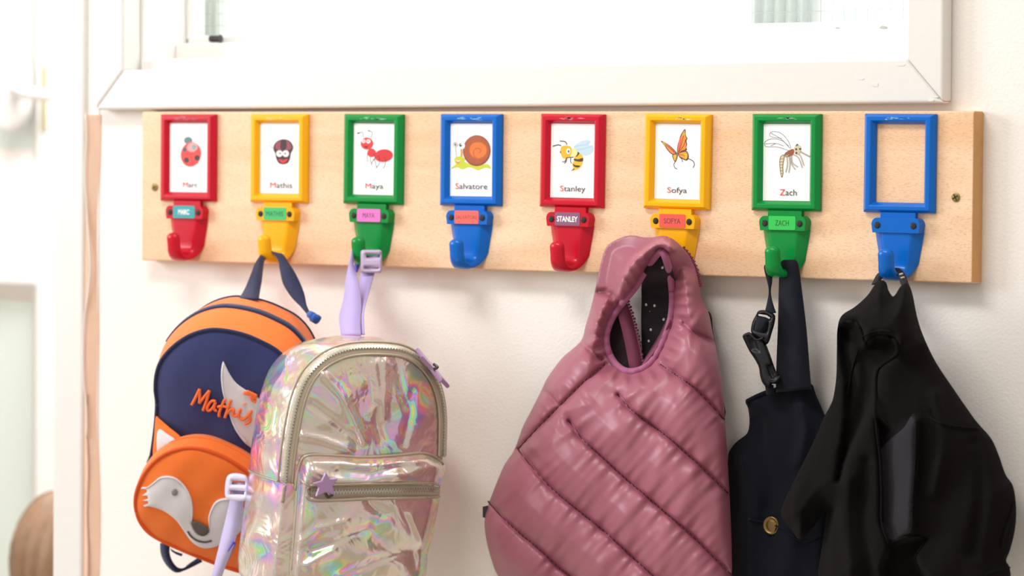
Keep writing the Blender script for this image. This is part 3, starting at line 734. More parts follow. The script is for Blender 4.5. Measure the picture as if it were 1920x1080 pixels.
def extrude(name, pts3, nrm, thick, m, parent, bev=0.0):
    p = np.asarray(pts3); n = len(p); q = p - np.asarray(nrm) * thick
    o = obj(name, np.vstack([p, q]), [tuple(range(n)), tuple(range(2 * n - 1, n - 1, -1))] + [(i, (i + 1) % n, (i + 1) % n + n, i + n) for i in range(n)], m, parent)
    if bev: bevel(o, bev, 3, 30)
    return o
def teeth(name, path, up, m, parent, pitch=0.0016, w=0.0030, h=0.0009):
    L = np.r_[0, np.cumsum(np.linalg.norm(np.diff(path, axis=0), axis=1))]; b = MB(); k = 0
    T = frames3(path)
    up = np.broadcast_to(up, path.shape)
    for s in np.arange(0, L[-1], pitch):
        c = np.array([np.interp(s, L, path[:, j]) for j in range(3)]); t = np.array([np.interp(s, L, T[:, j]) for j in range(3)]); u = np.array([np.interp(s, L, up[:, j]) for j in range(3)])
        t /= np.linalg.norm(t); v = np.cross(t, u); v /= np.linalg.norm(v); u = np.cross(v, t); c = c + v * (0.0005 if k % 2 else -0.0005); k += 1
        V = [c + t * a * pitch * .36 + v * e * w * .5 + u * g for a in (-1, 1) for e in (-1, 1) for g in (-h, h)]
        b.add(V, [(0, 1, 3, 2), (4, 6, 7, 5), (0, 4, 5, 1), (2, 3, 7, 6), (0, 2, 6, 4), (1, 5, 7, 3)])
    return b.build(name, m, parent)

# ------------------------------------------------------------------ fox backpack
M_NAVY = weave('navy canvas', '#343a6c', 0.85, 700, 0.2)
M_ORANGE = weave('orange canvas', '#f2762a', 0.8, 700, 0.18)
M_WEBN = weave('navy webbing', '#182048', 0.7, 420, 0.35)
M_FELT = weave('white felt', '#ded9de', 0.9, 500, 0.15)
M_THREAD = mat('orange thread', '#ff7634', 0.55, bump=(1400, 0.4, 0.0004))
M_GREY = mat('dark grey felt', '#5a524e', 0.9)
Dc = np.array([.017, .033, .075]); DF = CR * Dc[0] + CU * Dc[1] + CF * Dc[2]; NF = -DF / np.linalg.norm(DF)
FPn = Plane(P(440, 700, 0.160), NF)
Z5 = zc(230, 460, 1.7415); Zf = zc(240, 760, 3.375); Zm = zc(340, 660, 6.0)
fox = thing('backpack', 'navy and orange child backpack with embroidered fox face pocket', 'backpack', tuple(FPn.at(440, 1040)))
E5 = Z5([(112, 520), (107, 470), (110, 425), (122, 385), (148, 348), (185, 315), (230, 290), (285, 276), (340, 279), (400, 293), (455, 316), (505, 345), (545, 392), (570, 455), (580, 540), (578, 640), (562, 760), (535, 880),
         (495, 965), (430, 1012), (360, 1005), (250, 970), (150, 932), (92, 885), (74, 830), (80, 760), (95, 680), (106, 600)])
eq = spline(E5, 5, True)
def fdome(Q): return 0.013 * (1 - np.exp(-np.maximum(signed(Q, eq), 0) / 45)) + 0.0016 * ripple(Q, 130, 2, 5, 0.3) * smooth01(signed(Q, eq) / 40)
puff('front_panel', eq, lambda Q, e: fdome(Q), M_NAVY, fox, FPn, 7, thick=0.006)
C5 = p3(FPn, eq, 0.0)
ring_loft('gusset', C5, DF, NF, M_ORANGE, fox, 10, 0.007)
xs = eq[:, 0]; ys = eq[:, 1]
n5 = len(eq)
i0 = int(np.argmin(np.hypot(xs - Z5([(125, 380)])[0][0], ys - Z5([(125, 380)])[0][1]))); i1 = int(np.argmin(np.hypot(xs - Z5([(578, 520)])[0][0], ys - Z5([(578, 520)])[0][1])))
band('zip', C5, NF, DF, i0, i1, 0.47, 0.58, 0.007, 0.0012, M_WEBN, fox)
tube('piping', np.vstack([C5, C5[:1]]) , 0.0022, M_WEBN, fox, 8)
o5 = outward(C5, NF)
tube('back_piping', (C5 + DF)[i0:i1], 0.0016, M_WEBN, fox, 6)
# tail and name, stitched to the front
tail = spline(Zm([(470, 105), (450, 180), (445, 280), (455, 400), (480, 520), (525, 660), (575, 810), (640, 930), (740, 1045), (900, 1120), (960, 900), (960, 640), (880, 530), (800, 470), (700, 410), (610, 340), (540, 240), (500, 160)]), 5, True)
tl = puff('tail_patch', tail, lambda Q, e: fdome(Q) + 0.0016, M_FELT, fox, FPn, 8, thick=0.003)
tube('stitching', curve_on(FPn, Zm([(478, 130), (458, 260), (470, 420), (495, 540), (540, 680), (590, 815), (655, 930), (735, 1020)]), lambda q: fdome(q) + 0.0018), 0.0005, M_FELT, tl, 5)
for pts in ([(735, 440), (800, 470), (850, 495)], [(750, 465), (810, 490), (850, 515)], [(770, 495), (830, 525)], [(790, 478), (800, 540), (840, 560)], [(700, 455), (760, 475)]):
    tube('tail_stitch', curve_on(FPn, Zm(pts), lambda q: fdome(q) + 0.0022, 3), 0.0018, M_THREAD, tl, 6)
letters = [[[(118, 595), (165, 505), (205, 420)], [(205, 420), (208, 500), (203, 575)], [(203, 575), (258, 505), (315, 437)], [(315, 437), (285, 545), (245, 658)]],
           [[(388, 560), (350, 548), (312, 585), (290, 640), (312, 660), (350, 630), (386, 565)], [(386, 565), (372, 615), (378, 652), (402, 660)]],
           [[(490, 532), (458, 600), (428, 680), (425, 727)], [(408, 618), (460, 608), (522, 622)]],
           [[(556, 540), (522, 640), (490, 740)], [(500, 705), (540, 658), (572, 640), (590, 658), (580, 700), (602, 722), (630, 705)]],
           [[(665, 640), (645, 700), (652, 738), (690, 765)], [(709, 583), (712, 588)]],
           [[(690, 765), (730, 735), (770, 690), (792, 662)], [(770, 690), (765, 722), (777, 765), (750, 798), (715, 810)]]]
for L in letters:
    b = MB()
    for s in L:
        q = spline(Zm(s), 2.0); V, F = tube_geo(p3(FPn, q, fdome(q) + 0.0026), 0.00155 if len(s) > 2 else 0.0021, 8, NF); b.add(V, F)
    b.build('embroidered_letter', M_THREAD, fox, True)
# pocket
P2 = spline(Z5([(45, 870), (41, 835), (48, 795), (70, 748), (105, 705), (150, 676), (205, 662), (262, 666), (320, 686), (375, 716), (430, 760), (475, 830), (490, 920), (480, 1000), (445, 1062), (400, 1068), (345, 1054), (290, 1034), (200, 998), (130, 966), (85, 938), (58, 905)]), 5, True)
PK = 0.040
def pdome(Q): return PK + 0.010 * (1 - np.exp(-np.maximum(signed(Q, P2), 0) / 35)) + 0.0012 * ripple(Q, 90, 5)
pocket = puff('pocket', P2, lambda Q, e: pdome(Q), M_ORANGE, fox, FPn, 7, thick=0.005)
CP = p3(FPn, P2, PK)
ring_loft('pocket_gusset', CP, -NF * (PK - 0.006), NF, M_ORANGE, pocket, 6, 0.004)
tube('pocket_piping', np.vstack([CP, CP[:1]]), 0.0020, weave('deep orange canvas', '#de5514', 0.8, 700, 0.15), pocket, 8)
band('pocket_zip', CP, NF, -NF * (PK - 0.006), int(len(CP) * .18), int(len(CP) * .52), 0.45, 0.60, 0.004, 0.0012, M_ORANGE, pocket)
face = spline(Zf([(85, 525), (120, 518), (160, 488), (200, 455), (250, 446), (300, 458), (345, 492), (382, 545), (405, 605), (412, 670), (408, 745), (430, 800), (470, 822), (505, 800), (512, 760), (508, 710), (525, 655), (552, 610), (592, 590), (640, 588), (700, 610), (740, 670), (735, 760), (690, 820), (630, 860),
                  (560, 893), (490, 905), (440, 890), (398, 858), (358, 803), (308, 733), (250, 684), (190, 654), (135, 640), (96, 634)]), 4, True)
tuft = Zf([(85, 525), (118, 535), (120, 548), (88, 572), (122, 572), (128, 590), (90, 603), (124, 606), (130, 622), (96, 634)])
k0 = np.argmin(np.hypot(*(face - np.array(tuft[-1])).T)); face = np.vstack([face[:k0], np.array(tuft[::-1])[:-1]])
fp = puff('face_patch', face, lambda Q, e: pdome(Q) + 0.0018, M_FELT, pocket, FPn, 6, thick=0.003)
for pts, nm in (([(85, 525), (120, 522), (160, 495), (202, 463), (250, 455), (298, 466), (340, 500), (376, 550), (398, 608), (404, 672), (402, 735)], 'face_stitching'), ([(516, 770), (515, 712), (532, 660), (558, 618), (596, 600), (640, 597)], 'face_stitching')):
    tube(nm, curve_on(FPn, Zf(pts), lambda q: pdome(q) + 0.0022), 0.0006, M_FELT, pocket, 5)
puff('nose_patch', spline(Zf([(400, 742), (430, 734), (472, 752), (512, 786), (502, 815), (472, 829), (440, 815), (415, 785)]), 3, True), lambda Q, e: pdome(Q) + 0.0032, M_GREY, pocket, FPn, 5, thick=0.002)
puff('eye_patch', spline([(x, y) for x, y in Zf([(295 + 20 * math.cos(a), 551 + 22 * math.sin(a)) for a in np.linspace(0, 6.283, 12)[:-1]])], 3, True), lambda Q, e: pdome(Q) + 0.0026, mat('grey felt', '#8d8788', 0.9), pocket, FPn, 4, thick=0.002)
tube('mouth_stitch', curve_on(FPn, Zf([(378, 798), (400, 830), (440, 857), (488, 866), (528, 857)]), lambda q: pdome(q) + 0.0024, 2), 0.0011, M_GREY, pocket, 6)
ear = spline(Z5([(108, 560), (122, 568), (150, 592), (192, 630), (170, 655), (130, 685), (104, 705), (98, 680), (103, 620)]), 4, True)
er = puff('ear', ear, lambda Q, e: fdome(Q) + 0.012 * smooth01((Q[:, 1] - 780) / 60) + 0.004, M_ORANGE, fox, FPn, 6, thick=0.008)
puff('inner_ear', spline(Z5([(113, 612), (122, 600), (145, 615), (172, 636), (145, 655), (116, 678), (111, 650)]), 4, True), lambda Q, e: fdome(Q) + 0.012 * smooth01((Q[:, 1] - 780) / 60) + 0.0065, M_FELT, er, FPn, 5, thick=0.004)
# webbing
Zt = zc(440, 470, 6.355)
dz = lambda pts, a, b: [P(x, y, d) for (x, y), d in zip(pts, np.linspace(a, b, len(pts)))]
strap2('hanging_strap', dz(Zt([(345, 25), (300, 60), (235, 170), (190, 290), (130, 440), (58, 570)]), .036, .115), dz(Zt([(430, 55), (356, 120), (338, 230), (325, 350), (303, 470), (286, 585)]), .036, .112), M_WEBN, fox)
strap2('hanging_strap', dz(Zt([(345, 25), (430, 8), (515, 110), (540, 230), (580, 400), (680, 560), (780, 660), (868, 762)]), .036, .098), dz(Zt([(430, 55), (560, 38), (640, 140), (712, 250), (782, 390), (830, 520), (855, 640), (900, 745)]), .036, .095), M_WEBN, fox)
M_KNOT = weave('blue knotted webbing', '#2f5db0', 0.7, 400, 0.3)
b = MB()
for kx, ky, rr in ((925, 775, .0055), (958, 800, .006), (985, 790, .0035), (950, 825, .0045)):
    V, F = tube_geo(spline([P(*Zt([(kx - 25, ky - 12)])[0], .096), P(*Zt([(kx, ky)])[0], .100), P(*Zt([(kx + 22, ky + 14)])[0], .096)], .002), rr * .75, 8); b.add(V, F)
b.build('knot', M_KNOT, fox, True)
strap2('bottom_loop', dz(Zf([(205, 872), (208, 930), (228, 985), (262, 1030), (305, 1058), (350, 1048), (410, 1020), (470, 990)]), .110, .085), dz(Zf([(262, 885), (262, 940), (275, 980), (295, 1010), (320, 1030), (352, 1030), (385, 1005), (450, 960)]), .110, .085), M_WEBN, fox)
strap2('bottom_loop', dz(Zf([(268, 905), (300, 925), (345, 940)]), .095, .09), dz(Zf([(275, 922), (300, 940), (340, 955)]), .095, .09), M_WEBN, fox)
strap2('shoulder_strap', dz(Zf([(166, 225), (150, 280), (118, 362)]), .125, .105), dz(Zf([(200, 240), (185, 300), (150, 380)]), .125, .105), M_WEBN, fox)

# ------------------------------------------------------------------ holographic backpack
def holo_material():
    m = bpy.data.materials.new('holographic foil'); m.use_nodes = True; nt = m.node_tree; b = nt.nodes['Principled BSDF']; L = nt.links.new
    tc = nt.nodes.new('ShaderNodeTexCoord')
    b.inputs['Metallic'].default_value = 0.72; b.inputs['Roughness'].default_value = 0.20
    geo = nt.nodes.new('ShaderNodeNewGeometry')
    # crumple relief
    n1 = nt.nodes.new('ShaderNodeTexNoise'); n1.inputs['Scale'].default_value = 26; n1.inputs['Detail'].default_value = 2.5; n1.inputs['Distortion'].default_value = 1.2
    L(tc.outputs['Object'], n1.inputs['Vector'])
    bp = nt.nodes.new('ShaderNodeBump'); bp.inputs['Strength'].default_value = 0.55; bp.inputs['Distance'].default_value = 0.006; L(n1.outputs['Fac'], bp.inputs['Height'])
    L(bp.outputs['Normal'], b.inputs['Normal'])
    # the foil's grating: hue turns with the surface's own slope
    dot = nt.nodes.new('ShaderNodeVectorMath'); dot.operation = 'DOT_PRODUCT'; L(bp.outputs['Normal'], dot.inputs[0]); dot.inputs[1].default_value = (0.55, 0.25, 0.8)
    ml = nt.nodes.new('ShaderNodeMath'); ml.operation = 'MULTIPLY_ADD'; ml.inputs[1].default_value = 2.6; ml.inputs[2].default_value = 0.35; L(dot.outputs['Value'], ml.inputs[0])
    n2 = nt.nodes.new('ShaderNodeTexNoise'); n2.inputs['Scale'].default_value = 11; n2.inputs['Detail'].default_value = 1; L(tc.outputs['Object'], n2.inputs['Vector'])
    ad = nt.nodes.new('ShaderNodeMath'); ad.operation = 'ADD'; L(ml.outputs[0], ad.inputs[0]); L(n2.outputs['Fac'], ad.inputs[1])
    fr = nt.nodes.new('ShaderNodeMath'); fr.operation = 'FRACT'; L(ad.outputs[0], fr.inputs[0])
    hs = nt.nodes.new('ShaderNodeCombineColor'); hs.mode = 'HSV'; L(fr.outputs[0], hs.inputs[0]); hs.inputs[1].default_value = 0.62; hs.inputs[2].default_value = 1.0
    mx = nt.nodes.new('ShaderNodeMix'); mx.data_type = 'RGBA'; L(hs.outputs[0], mx.inputs[7]); mx.inputs[6].default_value = (*lin('#e2d2c6'), 1)
    n3 = nt.nodes.new('ShaderNodeTexNoise'); n3.inputs['Scale'].default_value = 17; n3.inputs['Detail'].default_value = 3; L(tc.outputs['Object'], n3.inputs['Vector'])
    rp = nt.nodes.new('ShaderNodeValToRGB'); rp.color_ramp.elements[0].position = 0.49; rp.color_ramp.elements[0].color = (.10, .10, .10, 1); rp.color_ramp.elements[1].position = 0.63; rp.color_ramp.elements[1].color = (.85, .85, .85, 1)
    L(n3.outputs['Fac'], rp.inputs[0]); L(rp.outputs[0], mx.inputs[0]); L(mx.outputs[2], b.inputs['Base Color'])
    return m
M_HOLO = holo_material()
M_SEAM = mat('taupe vinyl piping', '#b5a793', 0.35, 0.3)
M_TAPE = weave('taupe zip tape', '#c8bba7', 0.7, 500, 0.2)
M_TEETH = mat('pale zip teeth', '#d0cec0', 0.3, 0.7)
M_LILAC = weave('lilac webbing', '#b7a6dc', 0.6, 380, 0.4)
M_VIOLET = weave('violet webbing', '#5d4cc4', 0.6, 380, 0.4)
M_PULL = mat('lilac plastic', '#ad88b6', 0.32, coat=0.2)
M_BUCK = mat('pale lilac plastic', '#b7a5c4', 0.35)
Ds = np.array([-.040, .0085, .078]); DS = CR * Ds[0] + CU * Ds[1] + CF * Ds[2]; NS = -DS / np.linalg.norm(DS)
SPn = Plane(P(680, 800, 0.160), NS)
Z6 = zc(400, 460, 1.7417); Z7 = zc(430, 860, 4.571); Zs = zc(600, 450, 5.684)
sil = thing('backpack', 'silver holographic child backpack with lilac star zip pulls', 'backpack', tuple(SPn.at(650, 1110)))
E6 = Z6([(232, 775), (240, 690), (255, 590), (275, 500), (305, 430), (350, 380), (410, 348), (470, 335), (540, 333), (610, 340), (660, 362), (700, 400), (728, 445), (745, 500), (752, 560), (752, 620), (750, 690), (748, 750), (740, 800), (732, 850), (716, 940), (700, 1010), (694, 1080), (675, 1140), (600, 1165), (400, 1175), (260, 1165), (205, 1130), (195, 1080), (200, 1020), (212, 930), (224, 840)])
eq6 = spline(E6, 5, True)
folds = [Z6(l) for l in ([(525, 385), (535, 450), (540, 520), (520, 545)], [(540, 520), (530, 580), (550, 640)], [(560, 380), (562, 460), (555, 560)], [(597, 370), (610, 440), (628, 525)], [(360, 420), (420, 490), (455, 560), (490, 640)], [(320, 520), (390, 570), (450, 620), (470, 650)], [(290, 620), (360, 635), (440, 665)], [(650, 480), (640, 560), (620, 650)])]
def sdome(Q):
    s = np.maximum(signed(Q, eq6), 0)
    d = 0.012 * (1 - np.exp(-s / 40)) + 0.0022 * ripple(Q, 95, 1, 6) * smooth01(s / 30)
    for k, l in enumerate(folds): d = d + (0.0034 if k % 2 == 0 else -0.0026) * ridge(Q, l, 7) * smooth01(s / 20)
    return d
puff('front_panel', eq6, lambda Q, e: sdome(Q), M_HOLO, sil, SPn, 5, thick=0.006)
C6 = p3(SPn, eq6, 0.0)
ring_loft('gusset', C6, DS, NS, M_HOLO, sil, 14, 0.006, 0.0045)
xs, ys = eq6[:, 0], eq6[:, 1]
def near6(p): q = Z6([p])[0]; return int(np.argmin(np.hypot(xs - q[0], ys - q[1])))
j1 = near6((750, 690))
tape = p3(SPn, eq6[:j1 + 1], 0.0)
o6 = outward(C6, NS)[:j1 + 1]
strap2('zip_tape', tape + NS * .0036 - o6 * .0055, tape - NS * .0030 + o6 * .0030, M_TAPE, sil, 0.0012)
teeth('zip_teeth', tape + NS * .0022 + o6 * .0005 , (NS + o6), M_TEETH, sil)['kind'] = 'stuff'
tube('piping', tape + NS * .0048 - o6 * .0065, 0.0014, M_SEAM, sil, 8)
tube('piping', tape - NS * .0050 + o6 * .0048, 0.0013, M_SEAM, sil, 8)
tube('side_seam', np.array([C6[near6((232, 775))] + DS * t + outward(C6, NS)[near6((232, 775))] * (0.006 * math.sin(math.pi * t) + .001) for t in np.linspace(0, .98, 12)]), 0.0011, M_SEAM, sil, 6)
tube('front_seam', C6[near6((224, 838)):] + NS * .001, 0.0016, M_SEAM, sil, 8)
# front pocket with its zip slot
PO = spline(Z6([(287, 705), (300, 688), (332, 682), (420, 686), (500, 690), (600, 684), (680, 677), (725, 690), (757, 722), (752, 750), (743, 787), (735, 850), (718, 940), (702, 1000), (694, 1078), (670, 1125), (500, 1142), (380, 1142), (262, 1120), (247, 1080), (258, 930), (268, 800)]), 5, True)
slot = Z6([(312, 792), (330, 786), (500, 782), (700, 780), (736, 786), (738, 800), (735, 817), (700, 820), (500, 824), (350, 828), (318, 820)])
pf = [Z7(l) for l in ([(640, 700), (760, 600), (900, 560), (1000, 540)], [(700, 790), (850, 740), (1050, 640), (1200, 600)], [(650, 920), (800, 840), (900, 800)], [(940, 1000), (1200, 900), (1500, 790), (1640, 770)], [(1560, 480), (1620, 620), (1680, 760)], [(1580, 830), (1600, 960)], [(720, 110), (950, 190), (1200, 200), (1450, 130)], [(950, 90), (1200, 120), (1500, 60)], [(1400, 180), (1600, 110), (1800, 60)], [(1200, 380), (1250, 430), (1330, 470)])]
def kdome(Q):
    s = signed(Q, PO); e = np.maximum(s, 0)
    d = sdome(Q) + 0.020 * smooth01((s + 4) / 22) + 0.004 * (1 - np.exp(-e / 60)) + 0.0018 * ripple(Q, 80, 9) * smooth01(e / 25)
    for k, l in enumerate(pf): d = d + (0.0032 if k % 2 == 0 else -0.0028) * ridge(Q, l, 7) * smooth01(e / 15)
    d = d - 0.0050 * level(Q, slot, 1.6)
    return d
pk = puff('front_pocket', PO, lambda Q, e: kdome(Q), M_HOLO, sil, SPn, 4.5, thick=0.012, back=lambda Q, e: sdome(Q) - 0.001)
tube('pocket_piping', curve_on(SPn, Z6([(268, 800), (276, 740), (287, 705), (300, 690), (332, 684), (420, 688), (500, 692), (600, 686), (680, 679), (725, 692), (750, 715)]), lambda q: kdome(q) + .0012), 0.0015, M_SEAM, pk, 6)
for l in ([(285, 765), (312, 785), (340, 783), (500, 779), (700, 777), (738, 783)], [(300, 818), (340, 834), (500, 828), (700, 824), (738, 820)]):
    tube('pocket_piping', curve_on(SPn, Z6(l), lambda q: kdome(q) + .0012), 0.0014, M_SEAM, pk, 6)
zp = curve_on(SPn, Z6([(318, 806), (420, 804), (550, 801), (680, 799), (736, 801)]), lambda q: kdome(q) + .0012)
strap2('pocket_zip_tape', zp + CU * .0065, zp - CU * .0065, M_TAPE, pk, 0.001)
teeth('pocket_zip_teeth', zp + NS * .0012, NS, M_TEETH, pk)['kind'] = 'stuff'
tube('topstitching', curve_on(SPn, Z6([(281, 715), (275, 800), (266, 930), (255, 1060)]), lambda q: kdome(q) + .0005), 0.0006, M_SEAM, pk, 5)
# star pulls
star = Z7([(830, 116), (862, 172), (936, 168), (890, 237), (908, 314), (830, 288), (744, 330), (770, 246), (720, 212), (795, 190)])
off = float(kdome(np.array([star[0]]))[0]) + .013
st_ = extrude('star_pull', p3(SPn, star, off), NS, 0.0040, M_PULL, sil, 0.0012)
b = MB(); cc = Z7([(850, 318)])[0]
V, F = tube_geo(p3(SPn, spline([(cc[0] - 6, cc[1] - 4), (cc[0], cc[1] + 3), (cc[0] + 8, cc[1] - 3)], 2), off - .006), 0.0016, 8, NS); b.add(V, F); b.build('slider', mat('dark steel', '#5a5450', 0.3, 0.9), sil, True)
a0, a1 = [SPn.at(*q, .014) for q in Z6([(667, 336), (773, 458)])]; ax = (a1 - a0); R_ = np.linalg.norm(ax) / 2; ax /= 2 * R_; mid = (a0 + a1) / 2
vv = CF - ax * (CF @ ax); vv = vv / np.linalg.norm(vv) * .998 + np.cross(ax, vv / np.linalg.norm(vv)) * .06; nn = np.cross(ax, vv); nn /= np.linalg.norm(nn)
sp = [mid + (R_ * (1 if k % 2 == 0 else .5)) * (math.cos(k * math.pi / 5) * ax * 1.05 + math.sin(k * math.pi / 5) * vv * .8) for k in range(10)]
extrude('star_pull', sp, nn, 0.0044, M_PULL, sil, 0.0012)
tube('slider', spline([mid - CF * .012 - CU * .002, mid - CF * .013 + CR * .004, mid - CF * .010 + CU * .003], .002), 0.0015, mat('dark steel', '#5a5450', 0.3, 0.9), sil, 8)
# lilac webbing and buckles
strap2('hanging_strap', dz(Zs([(345, 60), (326, 180), (300, 285), (276, 430), (255, 620), (212, 780), (205, 880), (225, 1010)]), .046, .115), dz(Zs([(405, 160), (350, 235), (380, 345), (412, 455), (440, 690), (428, 850), (436, 1020)]), .040, .112), M_LILAC, sil)
strap2('hanging_strap', dz(Zs([(440, 330), (428, 470), (440, 620), (450, 720), (440, 850), (438, 1010)]), .050, .106), dz(Zs([(588, 330), (548, 450), (520, 560), (482, 680), (462, 800), (470, 1010)]), .050, .110), M_LILAC, sil)
strap2('hanging_strap', dz(Zs([(345, 190), (370, 270), (378, 340)]), .034, .040), dz(Zs([(425, 215), (415, 290), (395, 345)]), .034, .040), M_VIOLET, sil)
def buckle(name, Zq, box, slots, d, parent, m, thick=0.0045):
    x0, y0, x1, y1 = box; r = 28
    out = [(cx + r * math.cos(q), cy + r * math.sin(q)) for cx, cy, a in ((x1 - r, y1 - r, 0), (x0 + r, y1 - r, 90), (x0 + r, y0 + r, 180), (x1 - r, y0 + r, 270)) for q in np.radians(np.linspace(a, a + 90, 5))]
    return puff(name, np.array(Zq(out)), lambda Q, e: d + .0022 * smooth01(e / 3), m, parent, WALLP, 3, [np.array(Zq(s)) for s in slots], thick)
bk_ = buckle('buckle', Zs, (432, 104, 660, 352), [[(495, 150), (640, 150), (640, 186), (495, 186)], [(478, 288), (625, 288), (625, 308), (478, 308)]], .058, sil, M_BUCK)
strap2('webbing_in_buckle', dz(Zs([(492, 165), (488, 190), (480, 250), (478, 300)]), .054, .056), dz(Zs([(640, 165), (640, 190), (632, 250), (622, 300)]), .054, .056), M_LILAC, bk_)
Z6s = lambda pts: Z6(pts)
bx = [(42, 762), (60, 745), (98, 748), (112, 765), (112, 820), (98, 835), (52, 832), (38, 815)]
puff('buckle', spline(Z6(bx), 3, True), lambda Q, e: .186 + .002 * smooth01(e / 3), mat('white lilac plastic', '#dcd6f0', 0.35), sil, WALLP, 3, [np.array(Z6([(62, 768), (104, 770), (104, 782), (60, 780)])), np.array(Z6([(56, 800), (102, 802), (100, 814), (54, 812)]))], 0.004)
strap2('shoulder_strap', dz(Z6([(60, 775), (55, 830), (30, 940), (-5, 1080), (-20, 1140)]), .183, .152), dz(Z6([(104, 775), (100, 830), (72, 960), (35, 1060), (10, 1140)]), .183, .152), weave('pale lilac webbing', '#c9bfea', 0.6, 380, 0.4), sil)
strap2('shoulder_strap', dz(Z6([(66, 968), (35, 1020), (8, 1075), (-10, 1130)]), .170, .147), dz(Z6([(74, 972), (52, 1020), (26, 1078), (10, 1130)]), .162, .140), M_VIOLET, sil)
# ------------------------------------------------------------------ pink quilted gilet
Zv = zc(890, 420, 1.637)
M_PINK = mat('pink quilted nylon', '#a36171', 0.39, bump=(300, 0.08, 0.0008), var=(9, 0.05), spec=0.42)
M_BIND = weave('pink binding', '#a85f86', 0.7, 600, 0.2)
M_PZIP = mat('plum zip tape', '#7d3a55', 0.7)
M_PSEAM = mat('plum thread', '#4a1a32', 0.8)
def lining_material():
    m = bpy.data.materials.new('black spotted lining'); m.use_nodes = True; nt = m.node_tree; b = nt.nodes['Principled BSDF']; L = nt.links.new
    tc = nt.nodes.new('ShaderNodeTexCoord'); v = nt.nodes.new('ShaderNodeTexVoronoi'); v.inputs['Scale'].default_value = 85; mp = nt.nodes.new('ShaderNodeMapping'); mp.inputs['Scale'].default_value = (1, 0, 1); L(tc.outputs['Object'], mp.inputs[0]); L(mp.outputs[0], v.inputs['Vector'])
    r = nt.nodes.new('ShaderNodeValToRGB'); r.color_ramp.interpolation = 'CONSTANT'; r.color_ramp.elements[0].color = (.75, .72, .72, 1); r.color_ramp.elements[1].position = 0.12; r.color_ramp.elements[1].color = (*lin('#1c1620'), 1)
    L(v.outputs['Distance'], r.inputs[0]); L(r.outputs[0], b.inputs['Base Color']); b.inputs['Roughness'].default_value = 0.8
    return m
M_LINING = lining_material()
vest = thing('gilet', 'pink quilted gilet hung by its armhole, black spotted lining inside', 'gilet', tuple(P(1150, 1100, 0.05)))
VO = spline(Zv([(405, 70), (440, 46), (480, 35), (520, 41), (550, 40), (580, 36), (608, 46), (636, 70), (660, 100), (678, 140), (690, 190), (700, 235), (718, 272), (730, 330), (745, 400), (757, 470), (766, 560), (771, 640), (776, 720), (781, 800), (786, 900), (789, 1000), (788, 1090), (770, 1150), (600, 1190), (400, 1185), (220, 1160), (120, 1130),
                (72, 1080), (50, 1025), (36, 970), (30, 920), (36, 880), (46, 850), (62, 808), (90, 742), (122, 692), (148, 622), (175, 570), (205, 510), (226, 468), (270, 410), (325, 360), (341, 310), (356, 260), (370, 200), (378, 160), (390, 110)]), 5, True)
VH = spline(Zv([(575, 86), (594, 130), (604, 180), (607, 240), (600, 300), (577, 368), (546, 420), (510, 447), (470, 453), (440, 437), (420, 412), (407, 380), (404, 345), (412, 312), (428, 278), (455, 240), (490, 198), (520, 150), (548, 108)]), 4, True)
seams = [Zv(l) for l in ([(440, 525), (480, 570), (540, 615), (600, 660), (650, 705), (700, 750), (740, 790), (778, 828)],
    [(290, 605), (330, 660), (385, 710), (450, 770), (520, 830), (590, 890), (660, 950), (730, 1020), (790, 1080)],
    [(132, 690), (180, 750), (240, 815), (320, 880), (400, 945), (460, 1000), (520, 1055), (590, 1120)],
    [(42, 852), (90, 905), (140, 950), (200, 1000), (260, 1055), (330, 1110)],
    [(572, 432), (620, 465), (670, 500), (720, 550), (766, 602)],
    [(135, 690), (200, 620), (265, 555), (330, 490), (402, 428)],
    [(325, 360), (352, 385), (388, 416)], [(205, 505), (228, 525), (252, 552)], [(640, 305), (680, 335), (735, 362)], [(610, 135), (645, 128), (672, 128)], [(372, 205), (400, 212), (432, 224)])]
SW = [1, 1, 1, 1, .9, .8, .7, .6, .6, .5, .5]
seams = [spline(s, 6) for s in seams]
roll = Zv([(432, 226), (446, 160), (480, 106), (530, 70), (575, 37), (606, 46), (622, 80), (600, 92), (572, 84), (540, 118), (512, 165), (480, 212), (456, 238)])
coll = Zv([(405, 68), (440, 44), (480, 33), (525, 42), (545, 52), (500, 88), (460, 130), (436, 185), (425, 226), (372, 205), (378, 160), (390, 110)])
